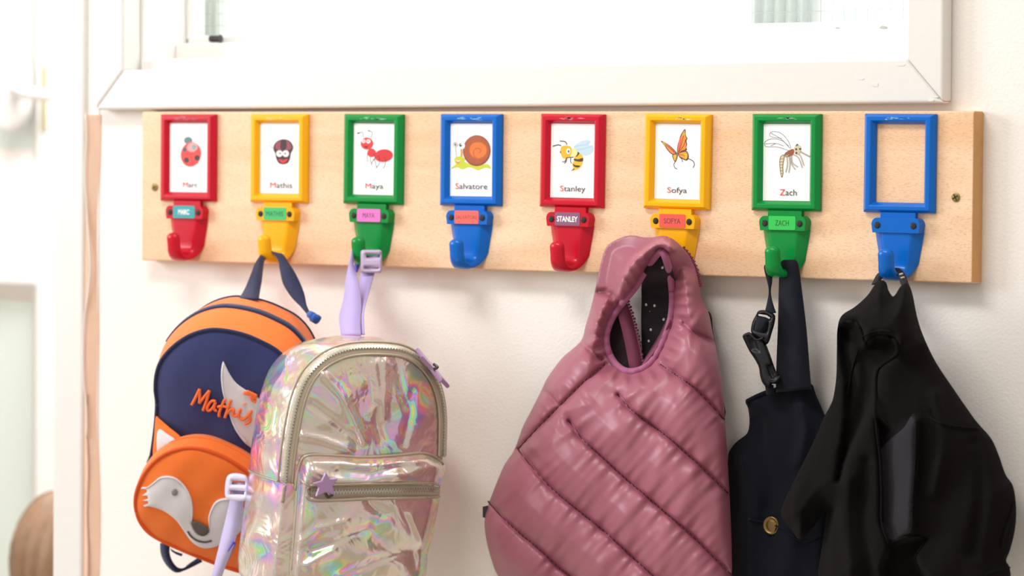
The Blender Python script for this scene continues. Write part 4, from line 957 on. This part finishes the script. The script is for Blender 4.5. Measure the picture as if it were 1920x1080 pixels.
def vdep(Q, e=None):
    ed = np.maximum(np.minimum(signed(Q, VO), -signed(Q, VH)), 0)
    base = 0.058 + 0.020 * smooth01((Q[:, 1] - 560) / 260) - 0.008 * smooth01((Q[:, 0] - 1230) / 130) * smooth01((Q[:, 1] - 600) / 200)
    lf = smooth01((1180 - Q[:, 0]) / 120) * smooth01((Q[:, 1] - 640) / 60)
    d = base - 0.034 * np.exp(-ed / 20.0) - 0.016 * lf * np.exp(-ed / 60.0)
    sd = np.full(len(Q), 1e9); puffk = np.zeros(len(Q))
    for s, w in zip(seams, SW):
        a, par = seg_dist(Q, s); sd = np.minimum(sd, a / w)
        d -= 0.0055 * w * np.exp(-(a / 3.6) ** 2)
        nw = np.sin(par * .83 + 1.7 * np.sin(par * .31) + 5 * w) + .7 * np.sin(par * 1.45 + 1.2 * np.sin(par * .47) + 2)
        puffk += 0.0019 * w * nw * np.exp(-a / 24) * smooth01(a / 7)
    d += 0.013 * (1 - np.exp(-sd / 24)) + puffk * smooth01(ed / 14)
    d += 0.0052 * ripple(Q, 140, 3, 6, 0.35) * smooth01(ed / 18) + 0.0009 * ripple(Q, 52, 8, 6, 0.1) * smooth01(ed / 14)
    d += 0.030 * level(Q, roll, 2.2) - 0.018 * level(Q, coll, 3.0) * (1 - level(Q, roll, 3.0))
    # gathers around the armhole
    ah, par = seg_dist(Q, VH, True); d += 0.0022 * np.sin(par * 1.25) * np.exp(-((ah - 16) / 14) ** 2)
    fl = 0.037 + 0.034 * np.exp(-((Q[:, 0] - 1244) / 42) ** 2 - ((Q[:, 1] - 472) / 46) ** 2)
    return np.where(Q[:, 1] < 560, np.maximum(d, fl * smooth01((560 - Q[:, 1]) / 22)), d)
vb = puff('body', VO, vdep, M_PINK, vest, WALLP, 3.4, [VH], thick=0.012, back=lambda Q, e: vdep(Q) - 0.010)
for s in seams[:6]:
    q = s; tube('seam_stitching', p3(WALLP, q, vdep(q) + 0.0003), 0.0010, M_PSEAM, vb, 5)
hb_ = p3(WALLP, VH, np.interp(np.arange(len(VH)), np.arange(len(VH)), vdep(VH)) + 0.004)
tube('armhole_binding', np.vstack([hb_, hb_[:1]]), 0.0036, M_BIND, vest, 8)
# the far half of the gilet, seen through the armhole
bk1 = spline(Zv([(513, 180), (524, 118), (562, 74), (588, 88), (608, 140), (622, 240), (618, 340), (580, 470), (520, 480), (514, 400), (511, 300), (512, 240)]), 6, True)
puff('back_lining', bk1, lambda Q, e: .024 + .003 * ripple(Q, 60, 2) + .037 * smooth01((548 - Q[:, 1]) / 38), M_LINING, vest, WALLP, 8, thick=0.006)
bk2 = spline(Zv([(385, 290), (420, 240), (450, 215), (464, 240), (482, 282), (500, 360), (516, 445), (500, 485), (440, 480), (390, 430)]), 6, True)
puff('front_lining', bk2, lambda Q, e: .026 + .003 * ripple(Q, 50, 4), mat('dark plum lining', '#3a2831', 0.8, var=(20, .1)), vest, WALLP, 8, thick=0.006)
zt = curve_on(WALLP, Zv([(456, 222), (477, 280), (497, 360), (514, 450)]), .031)
strap2('zip_tape', zt - CR * .012, zt + CR * .001, M_PZIP, vest, 0.0012)
teeth('zip_teeth', zt + CR * .002, (0, -1, 0), M_PZIP, vest, 0.0030, 0.0034, 0.0010)['kind'] = 'stuff'
ze = curve_on(WALLP, Zv([(640, 75), (664, 105), (682, 145), (694, 192)]), .034)
teeth('edge_zip_teeth', ze, (0, -1, 0), M_PZIP, vest, 0.0022, 0.0034, 0.0012)['kind'] = 'stuff'
strap2('armhole_facing', curve_on(WALLP, Zv([(514, 440), (560, 380), (600, 300)]), .046), curve_on(WALLP, Zv([(520, 420), (565, 345), (602, 270)]), .030), M_PZIP, vest)
c = [P(x, y, .035) for x, y in ((905, 950), (914, 948), (914, 972), (905, 970))]; extrude('care_tag', c, np.array([0, -1, 0]), .001, mat('black tag', '#3a3036', 0.8), vest)
bl = spline(Zv([(716, 268), (728, 285), (732, 330), (745, 400), (756, 470), (764, 540), (770, 580), (760, 600), (735, 520), (715, 400), (705, 300)]), 5, True)
puff('inner_edge', bl, lambda Q, e: .018 + .004 * smooth01(e / 6), M_LINING, vest, WALLP, 7, thick=0.008)

# ------------------------------------------------------------------ navy dungarees
Zd = zc(1360, 470, 1.770); Zb = zc(1360, 480, 3.857)
M_DUNG = weave('dark navy denim', '#10131e', 0.9, 520, 0.4, sheen=0.04, spec=0.15)
M_DWEB = weave('navy elastic strap', '#141722', 0.8, 340, 0.6, sheen=0.05, spec=0.2)
M_BPL = mat('black buckle plastic', '#0f0f14', 0.42, spec=0.3)
dung = thing('dungarees', 'dark navy dungarees hung by a wide strap, brass button on the bib', 'dungarees', tuple(P(1480, 1100, 0.03)))
DO = spline(Zd([(68, 497), (110, 476), (160, 459), (220, 450), (282, 440), (302, 482), (328, 540), (370, 640), (400, 760), (410, 900), (410, 1000), (405, 1090), (380, 1140), (300, 1150), (100, 1145), (20, 1110), (16, 1000), (12, 900), (8, 800), (9, 690), (18, 658), (40, 632), (72, 606), (80, 570), (76, 525)]), 5, True)
dfold = [spline(Zd(l), 8) for l in ([(255, 520), (265, 600), (240, 700)], [(110, 560), (130, 700), (150, 850)], [(60, 700), (90, 800), (100, 880)], [(330, 1080), (345, 950), (360, 800)])]
def ddep(Q, e=None):
    ed = np.maximum(signed(Q, DO), 0)
    d = 0.014 + 0.016 * (1 - np.exp(-ed / 26)) - 0.004 * smooth01((1400 - Q[:, 0]) / 30) + 0.0040 * ripple(Q, 110, 6, 6, 0.2) * smooth01(ed / 25)
    for k, l in enumerate(dfold): d += (0.005 if k % 2 == 0 else -0.004) * ridge(Q, l, 12)
    d += 0.003 * level(Q, Zd([(80, 890), (180, 915), (260, 965), (330, 940), (330, 1100), (80, 1100)]), 1.5)
    return d
db = puff('bib', DO, ddep, M_DUNG, dung, WALLP, 6, back=lambda Q, e: np.maximum(ddep(Q) - 0.008, 0.0015))
tube('bib_hem', curve_on(WALLP, Zd([(72, 500), (112, 480), (160, 463), (220, 454), (278, 445)]), lambda q: ddep(q) + .002), 0.0022, M_DUNG, dung, 6)
tube('flap_seam', curve_on(WALLP, Zd([(78, 890), (180, 918), (258, 966), (330, 940)]), lambda q: ddep(q) + .001), 0.0009, M_DUNG, dung, 5)
strap2('wide_strap', dz(Zd([(198, 30), (183, 42), (179, 120), (176, 250), (172, 350), (169, 470)]), .036, .036), dz(Zd([(232, 30), (241, 44), (255, 150), (268, 260), (276, 360), (284, 460)]), .036, .036), M_DWEB, dung, 0.002)
strap2('thin_strap', dz(Zd([(165, 40), (131, 48), (134, 80), (146, 130), (138, 180), (130, 212)]), .036, .044), dz(Zd([(185, 62), (158, 72), (154, 105), (149, 140), (160, 185), (168, 206)]), .038, .044), M_DWEB, dung, 0.0016)
sl = [(240, 397), (280, 391), (330, 408), (360, 432), (355, 490), (335, 560), (318, 615), (296, 640), (262, 612), (215, 585), (186, 548), (194, 482), (222, 425)]
so = puff('strap_slider', spline(Zb(sl), 2.5, True), lambda Q, e: .047 + .004 * smooth01(e / 4) - .003 * level(Q, Zb([(235, 430), (310, 455), (300, 560), (205, 540)]), 1.0), M_BPL, dung, WALLP, 2.6, [np.array(Zb([(240, 418), (300, 428), (325, 446), (318, 456), (290, 442), (238, 432)]))], 0.006)
puff('webbing_in_slider', spline(Zb([(215, 450), (250, 440), (310, 460), (305, 510), (270, 560), (210, 545), (205, 500)]), 2.5, True), lambda Q, e: .049 + .004 * smooth01(e / 8), M_DWEB, so, WALLP, 3, thick=0.003)
cp = [(125, 577), (165, 551), (190, 560), (240, 590), (275, 600), (300, 650), (325, 715), (345, 775), (372, 845), (392, 860), (398, 900), (372, 925), (340, 925), (325, 955), (292, 945), (265, 910), (250, 860), (240, 800), (205, 735), (175, 690), (145, 630)]
co = puff('side_release_clip', spline(Zb(cp), 2.5, True), lambda Q, e: .044 + .006 * smooth01(e / 5) - .003 * level(Q, Zb([(165, 600), (215, 600), (240, 690), (190, 680)]), 1.0) - .004 * level(Q, Zb([(300, 790), (335, 785), (372, 860), (345, 890), (320, 860)]), .8), M_BPL, dung, WALLP, 2.6, thick=0.009)
tube('clip_ridge', curve_on(WALLP, Zb([(130, 580), (175, 565), (225, 605), (275, 592)]), .052, 2), 0.0012, M_BPL, co, 6)
tube('clip_ridge', curve_on(WALLP, Zb([(335, 912), (365, 905), (395, 868)]), .051, 2), 0.0010, M_BPL, co, 6)
strap2('clip_tab', dz(Zb([(290, 935), (300, 1000)]), .040, .036), dz(Zb([(345, 935), (350, 1000)]), .040, .036), M_DWEB, dung, 0.002)
c = P(1447.6, 985, .0); d0 = float(ddep(np.array([[1447.6, 985.0]]))[0]); V = []; F = []; n = 28
prof = [(.0086, .0), (.0088, .0018), (.0082, .0028), (.0074, .0027), (.0068, .0018), (.0050, .0020), (.0044, .0026), (.0020, .0022), (.0004, .0024)]
cb = P(1447.6, 985, d0)
for r_, h_ in prof: V += [cb + np.array([r_ * math.cos(2 * math.pi * k / n), -h_, r_ * math.sin(2 * math.pi * k / n)]) for k in range(n)]
F = [(i * n + k, i * n + (k + 1) % n, (i + 1) * n + (k + 1) % n, (i + 1) * n + k) for i in range(len(prof) - 1) for k in range(n)] + [tuple(range((len(prof) - 1) * n, len(prof) * n))]
obj('button', V, F, mat('antique brass', '#8a7448', 0.38, 0.85), dung, True)

# ------------------------------------------------------------------ black jacket
Zj = zc(1540, 500, 4.155); Zk = zc(1600, 900, 6.0)
M_JACK = weave('black cotton drill', '#110e0f', 0.9, 460, 0.5, sheen=0.02, spec=0.08)
jack = thing('jacket', 'black cotton jacket hung by its collar loop from rightmost hook', 'jacket', tuple(P(1720, 1100, 0.05)))
JO = spline(Zd([(495, 114), (508, 100), (522, 98), (534, 106), (542, 132), (556, 152), (568, 140), (582, 118), (604, 108), (620, 140), (638, 225), (660, 290), (700, 372), (760, 462), (830, 562), (880, 620), (905, 672), (930, 742), (955, 782), (965, 850), (962, 920), (946, 990), (932, 1028), (943, 1050), (944, 1095), (900, 1150), (700, 1160), (480, 1160), (330, 1150), (308, 1080), (318, 1000), (332, 900), (332, 868),
                (290, 920), (250, 960), (215, 920), (186, 880), (196, 830), (240, 740), (290, 640), (326, 556), (345, 520), (358, 488), (368, 420), (370, 330), (372, 260), (386, 216), (430, 186), (470, 150)]), 5, True)
hol = Zd([(378, 258), (400, 238), (432, 240), (452, 268), (462, 312), (500, 288), (552, 292), (566, 325), (556, 350), (520, 378), (500, 402), (494, 470), (470, 540), (420, 640), (392, 700), (375, 760), (400, 560), (405, 440), (385, 340)])
hood = Zd([(500, 110), (540, 140), (600, 110), (640, 225), (640, 300), (575, 330), (552, 288), (500, 284), (463, 308), (452, 266), (430, 238), (384, 238), (386, 214), (430, 186)])
plA = Zd([(512, 600), (516, 690), (520, 800), (520, 900), (540, 968)]); plac = Zd([(506, 560), (560, 590), (640, 560), (640, 700), (628, 820), (622, 930), (580, 955), (545, 975), (520, 900), (520, 780), (514, 680)])
cuff = Zk([(420, 740), (600, 680), (830, 660), (690, 865), (740, 990), (900, 1200), (380, 1250), (330, 1000)])
jf = [spline(Zd(l), 8) for l in ([(425, 330), (440, 430), (415, 560), (400, 640)], [(345, 850), (330, 980), (320, 1080)], [(410, 760), (400, 900), (420, 1080)], [(470, 700), (460, 900), (480, 1080)], [(700, 480), (720, 640), (690, 800)], [(830, 640), (850, 800), (820, 1000)], [(250, 760), (230, 860), (255, 940)])]
def jdep(Q, e=None):
    ed = np.maximum(signed(Q, JO), 0)
    d = 0.062 + 0.034 * (1 - np.exp(-ed / 34)) + 0.0045 * ripple(Q, 120, 12, 6, 0.15) * smooth01(ed / 25)
    d += 0.018 * level(Q, hood, 5) - 0.030 * level(Q, hol, 3.5)
    # placket: rises from left to right, so it faces the window
    x0 = np.interp(Q[:, 1], [p[1] for p in plA], [p[0] for p in plA])
    d += level(Q, plac, 3.0) * (-0.020 + 0.036 * smooth01((Q[:, 0] - x0) / 66))
    d -= 0.022 * level(Q, cuff, 2.5)
    for k, l in enumerate(jf): d += (0.007, -.006, .006, -.006, .006, -.005, .004)[k] * ridge(Q, l, 12)
    return d
jb = puff('body', JO, jdep, M_JACK, jack, WALLP, 5, thick=0.010)
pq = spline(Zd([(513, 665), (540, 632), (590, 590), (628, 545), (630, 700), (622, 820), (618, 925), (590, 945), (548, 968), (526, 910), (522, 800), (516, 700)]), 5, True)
puff('placket_lit_side', pq, lambda Q, e: jdep(Q) + .0022 * smooth01(e / 5), weave('black cotton painted lit', '#2a282e', 0.9, 460, 0.45, sheen=0.03, spec=0.15), jack, WALLP, 5, thick=0.004)  # lit side of the fold put in as lighter grey over the black cloth
tube('collar_edge', curve_on(WALLP, Zd([(384, 236), (430, 237), (452, 266), (464, 309), (500, 285), (553, 290), (572, 322), (560, 350), (524, 376), (503, 402), (498, 470), (498, 540), (506, 620), (514, 690), (519, 800), (520, 900), (542, 970)]), lambda q: jdep(q) + .006), 0.0016, M_JACK, jack, 6)
tube('collar_edge', curve_on(WALLP, Zd([(455, 285), (480, 272), (520, 264), (550, 268)]), lambda q: jdep(q) + .002), 0.0009, M_JACK, jack, 5)
for nm, l in (('shoulder_seam', [(660, 520), (690, 560), (760, 582), (838, 590)]), ('front_seam', [(405, 480), (420, 400), (440, 330)]), ('sleeve_seam', [(960, 830), (948, 880), (928, 935), (918, 985)]), ('pocket_edge', [(545, 972), (600, 950), (665, 958), (630, 1018), (645, 1060)]), ('hem_seam', [(860, 1075), (900, 1060), (944, 1052)])):
    tube(nm, curve_on(WALLP, Zd(l), lambda q: jdep(q) + .002), 0.0010, M_JACK, jb, 5)
lp = spline([P(*Zd([q])[0], d) for q, d in (((498, 112), .050), ((515, 80), .042), ((540, 62), .036), ((565, 62), .036), ((584, 82), .040), ((600, 125), .056), ((604, 152), .062))], .004)
strap2('hanging_loop', lp - CR * .0035, lp + CR * .0035, mat('black loop tape', '#1c1a1c', 0.7), jack, 0.002)
b = MB()
for t0 in ((583, 78), (588, 90), (592, 100)):
    q = [P(*Zd([(t0[0] - 5, t0[1] + 1)])[0], .0455), P(*Zd([(t0[0] + 6, t0[1] - 2)])[0], .0455)]; V, F = tube_geo(np.array([q[0], (q[0] + q[1]) / 2, q[1]]), .0009, 6); b.add(V, F)
b.build('loop_stripe', mat('pale thread', '#b9b2aa', 0.8), jack)

# ------------------------------------------------------------------ child in the doorway
def make_child():
    HY = 0.50
    def hp(px, py): return P(px, py, -HY)
    top = hp(120, 916); hx = hp(124, 1000)[0]; hz = top[2]
    root = thing('person', 'small child with light brown hair beyond the white door post', 'person', (hx, HY, 0.0))
    Hh = hz                                           # crown height
    hc = np.array([hx, HY, Hh - 0.095]); rx, ry, rz = 0.068, 0.078, 0.095
    def S(w, a, b, c, ctr): return None
    # body: one skinned figure, standing with its back half turned to us
    J = {'pel': (0, 0, .40), 'bel': (0, 0, .46), 'che': (0, 0, .54), 'nek': (0, 0, .615), 'hed': (0, 0, .66),
         'shL': (-.075, 0, .59), 'elL': (-.105, .01, .485), 'wrL': (-.10, .045, .40), 'shR': (.075, 0, .59), 'elR': (.105, .01, .485), 'wrR': (.10, .045, .40),
         'hiL': (-.042, 0, .37), 'knL': (-.046, .012, .215), 'anL': (-.048, 0, .055), 'toL': (-.052, .075, .022), 'hiR': (.042, 0, .37), 'knR': (.046, .012, .215), 'anR': (.048, 0, .055), 'toR': (.052, .075, .022)}
    for s, sg in (('L', -1), ('R', 1)):
        J['hd' + s] = (sg * .098, .055, .365)
        for k, (dx, l) in enumerate(((-.014, .034), (-.005, .040), (.005, .038), (.013, .030))):
            J['f%s%da' % (s, k)] = (sg * .098 + dx * .9, .060, .350); J['f%s%db' % (s, k)] = (sg * .098 + dx, .066, .350 - l * .55); J['f%s%dc' % (s, k)] = (sg * .098 + dx, .062, .350 - l)
        J['t%sa' % s] = (sg * .082, .068, .368); J['t%sb' % s] = (sg * .078, .080, .350)
    ks = list(J); ed = [('pel', 'bel'), ('bel', 'che'), ('che', 'nek'), ('nek', 'hed'), ('che', 'shL'), ('che', 'shR'), ('pel', 'hiL'), ('pel', 'hiR')]
    for s in 'LR':
        ed += [('sh' + s, 'el' + s), ('el' + s, 'wr' + s), ('wr' + s, 'hd' + s), ('hi' + s, 'kn' + s), ('kn' + s, 'an' + s), ('an' + s, 'to' + s), ('hd' + s, 't%sa' % s), ('t%sa' % s, 't%sb' % s)]
        for k in range(4): ed += [('hd' + s, 'f%s%da' % (s, k)), ('f%s%da' % (s, k), 'f%s%db' % (s, k)), ('f%s%db' % (s, k), 'f%s%dc' % (s, k))]
    rad = {'pel': .070, 'bel': .072, 'che': .068, 'nek': .034, 'hed': .032, 'sh': .036, 'el': .026, 'wr': .018, 'hd': .016, 'hi': .050, 'kn': .036, 'an': .024, 'to': .020}
    sc = (Hh - 0.145) / 0.66
    me = bpy.data.meshes.new('body'); me.from_pydata([(x * 1.0, y, z * sc) for x, y, z in J.values()], [(ks.index(a), ks.index(b)) for a, b in ed], [])
    bo = bpy.data.objects.new('body', me); COL.objects.link(bo)
    sk = bo.modifiers.new('skin', 'SKIN'); sk.use_smooth_shade = True
    for k, v in zip(ks, me.skin_vertices[0].data):
        r = rad.get(k, rad.get(k[:2], .0062)); v.radius = (r, r); v.use_root = (k == 'pel')
    bo.modifiers.new('sub', 'SUBSURF').levels = 1
    dg = bpy.context.evaluated_depsgraph_get(); dg.update(); m2 = bpy.data.meshes.new_from_object(bo.evaluated_get(dg)); bpy.data.objects.remove(bo)
    BV = [np.array(v.co) for v in m2.vertices]; BF = [tuple(p.vertices) for p in m2.polygons]
    # head with face (faces away from us, to +Y and left)
    HVv = []; HF = []; nu, nv = 36, 26
    fd = math.radians(60)                              # facing direction from +X
    for j in range(nv + 1):
        ph = math.pi * j / nv
        for i in range(nu):
            th = 2 * math.pi * i / nu; x, y, z = math.sin(ph) * math.cos(th), math.sin(ph) * math.sin(th), math.cos(ph)
            q = 1.0; a = (th + math.pi) % (2 * math.pi) - math.pi   # 0 = face
            if z < -.2: q *= 1 - .16 * (-z - .2)
            nose = .10 * math.exp(-(a / .16) ** 2 - ((z + .22) / .13) ** 2); eye = -.045 * sum(math.exp(-((a - s) / .16) ** 2 - ((z + .02) / .09) ** 2) for s in (-.38, .38))
            lips = .035 * math.exp(-(a / .22) ** 2 - ((z + .50) / .06) ** 2); chin = .05 * math.exp(-(a / .3) ** 2 - ((z + .78) / .14) ** 2); ears = .16 * sum(math.exp(-((a - s) / .12) ** 2 - ((z + .10) / .16) ** 2) for s in (-1.62, 1.62)) 
            r = q + nose + eye + lips + chin + ears
            lx, ly = .063 * r * x, .056 * r * y
            HVv.append(np.array([lx * math.cos(fd) - ly * math.sin(fd), lx * math.sin(fd) + ly * math.cos(fd), .079 * (q + .3 * (lips + chin)) * z + Hh - .084]))
    HF = [(j * nu + i, j * nu + (i + 1) % nu, (j + 1) * nu + (i + 1) % nu, (j + 1) * nu + i) for j in range(nv) for i in range(nu)]
    nb = len(BV); fm = []
    for f in BF:
        z = np.mean([BV[i][2] for i in f]); xx = abs(np.mean([BV[i][0] for i in f]))
        fm.append(1 if (.37 * sc < z < .60 * sc and not (z < .44 * sc and xx > .086)) else (2 if z < .37 * sc and z > .06 * sc and xx < .086 else (3 if z <= .06 * sc else 0)))
    allV = [v + np.array([hx, HY, 0]) for v in BV] + [v + np.array([hx, HY, 0]) for v in HVv]
    obj('body', allV, BF + [tuple(i + nb for i in f) for f in HF], [mat('skin', '#e3b79c', 0.5), mat('pale blue jumper', '#b9cbd8', 0.9), mat('grey trousers', '#8d8a90', 0.9), mat('soft shoes', '#5d5a66', 0.8)], root, True, fm + [0] * len(HF))
    # hair: a cap of combed locks, real relief
    V = []; F = []; nu, nv = 150, 34
    for j in range(nv + 1):
        ph = math.radians(118) * j / nv
        for i in range(nu):
            th = 2 * math.pi * i / nu; a = (th + math.pi) % (2 * math.pi) - math.pi
            cut = 1.0 if abs(a) > 1.15 else (0.62 + .38 * (abs(a) / 1.15) ** 2); p = ph * cut
            x, y, z = math.sin(p) * math.cos(th), math.sin(p) * math.sin(th), math.cos(p)
            g = .030 * math.sin(th * 17 + 5 * p + 1.3 * math.sin(th * 5)) + .022 * math.sin(th * 41 + 7 * p) + .02 * math.sin(th * 7 + 3 * p)
            r = 1.10 + g * min(1, p * 2.2) - (.03 if j == nv else 0)
            lx, ly = .065 * r * x, .058 * r * y
            V.append((lx * math.cos(fd) - ly * math.sin(fd) + hx, lx * math.sin(fd) + ly * math.cos(fd) + HY, .080 * r * z + Hh - .090))
    F = [(j * nu + i, j * nu + (i + 1) % nu, (j + 1) * nu + (i + 1) % nu, (j + 1) * nu + i) for j in range(nv) for i in range(nu)]
    hm = mat('light brown hair', '#8f6e54', 0.45, bump=(300, 0.5, 0.002), var=(45, 0.35))
    obj('hair', V, F, hm, root, True)
    em = mat('eye', '#3a2c24', 0.2)
    for s in (-.36, .36):
        c = np.array([.059 * math.cos(s), .053 * math.sin(s)]); cx = c[0] * math.cos(fd) - c[1] * math.sin(fd) + hx; cy = c[0] * math.sin(fd) + c[1] * math.cos(fd) + HY
        V = [(cx + .008 * math.sin(p) * math.cos(t), cy + .008 * math.sin(p) * math.sin(t), Hh - .086 + .006 * math.cos(p)) for p in np.linspace(.01, 3.13, 7) for t in np.linspace(0, 6.283, 9)[:-1]]
        obj('eye', V, [(i * 8 + k, i * 8 + (k + 1) % 8, (i + 1) * 8 + (k + 1) % 8, (i + 1) * 8 + k) for i in range(6) for k in range(8)], em, root, True)
    return root
make_child()
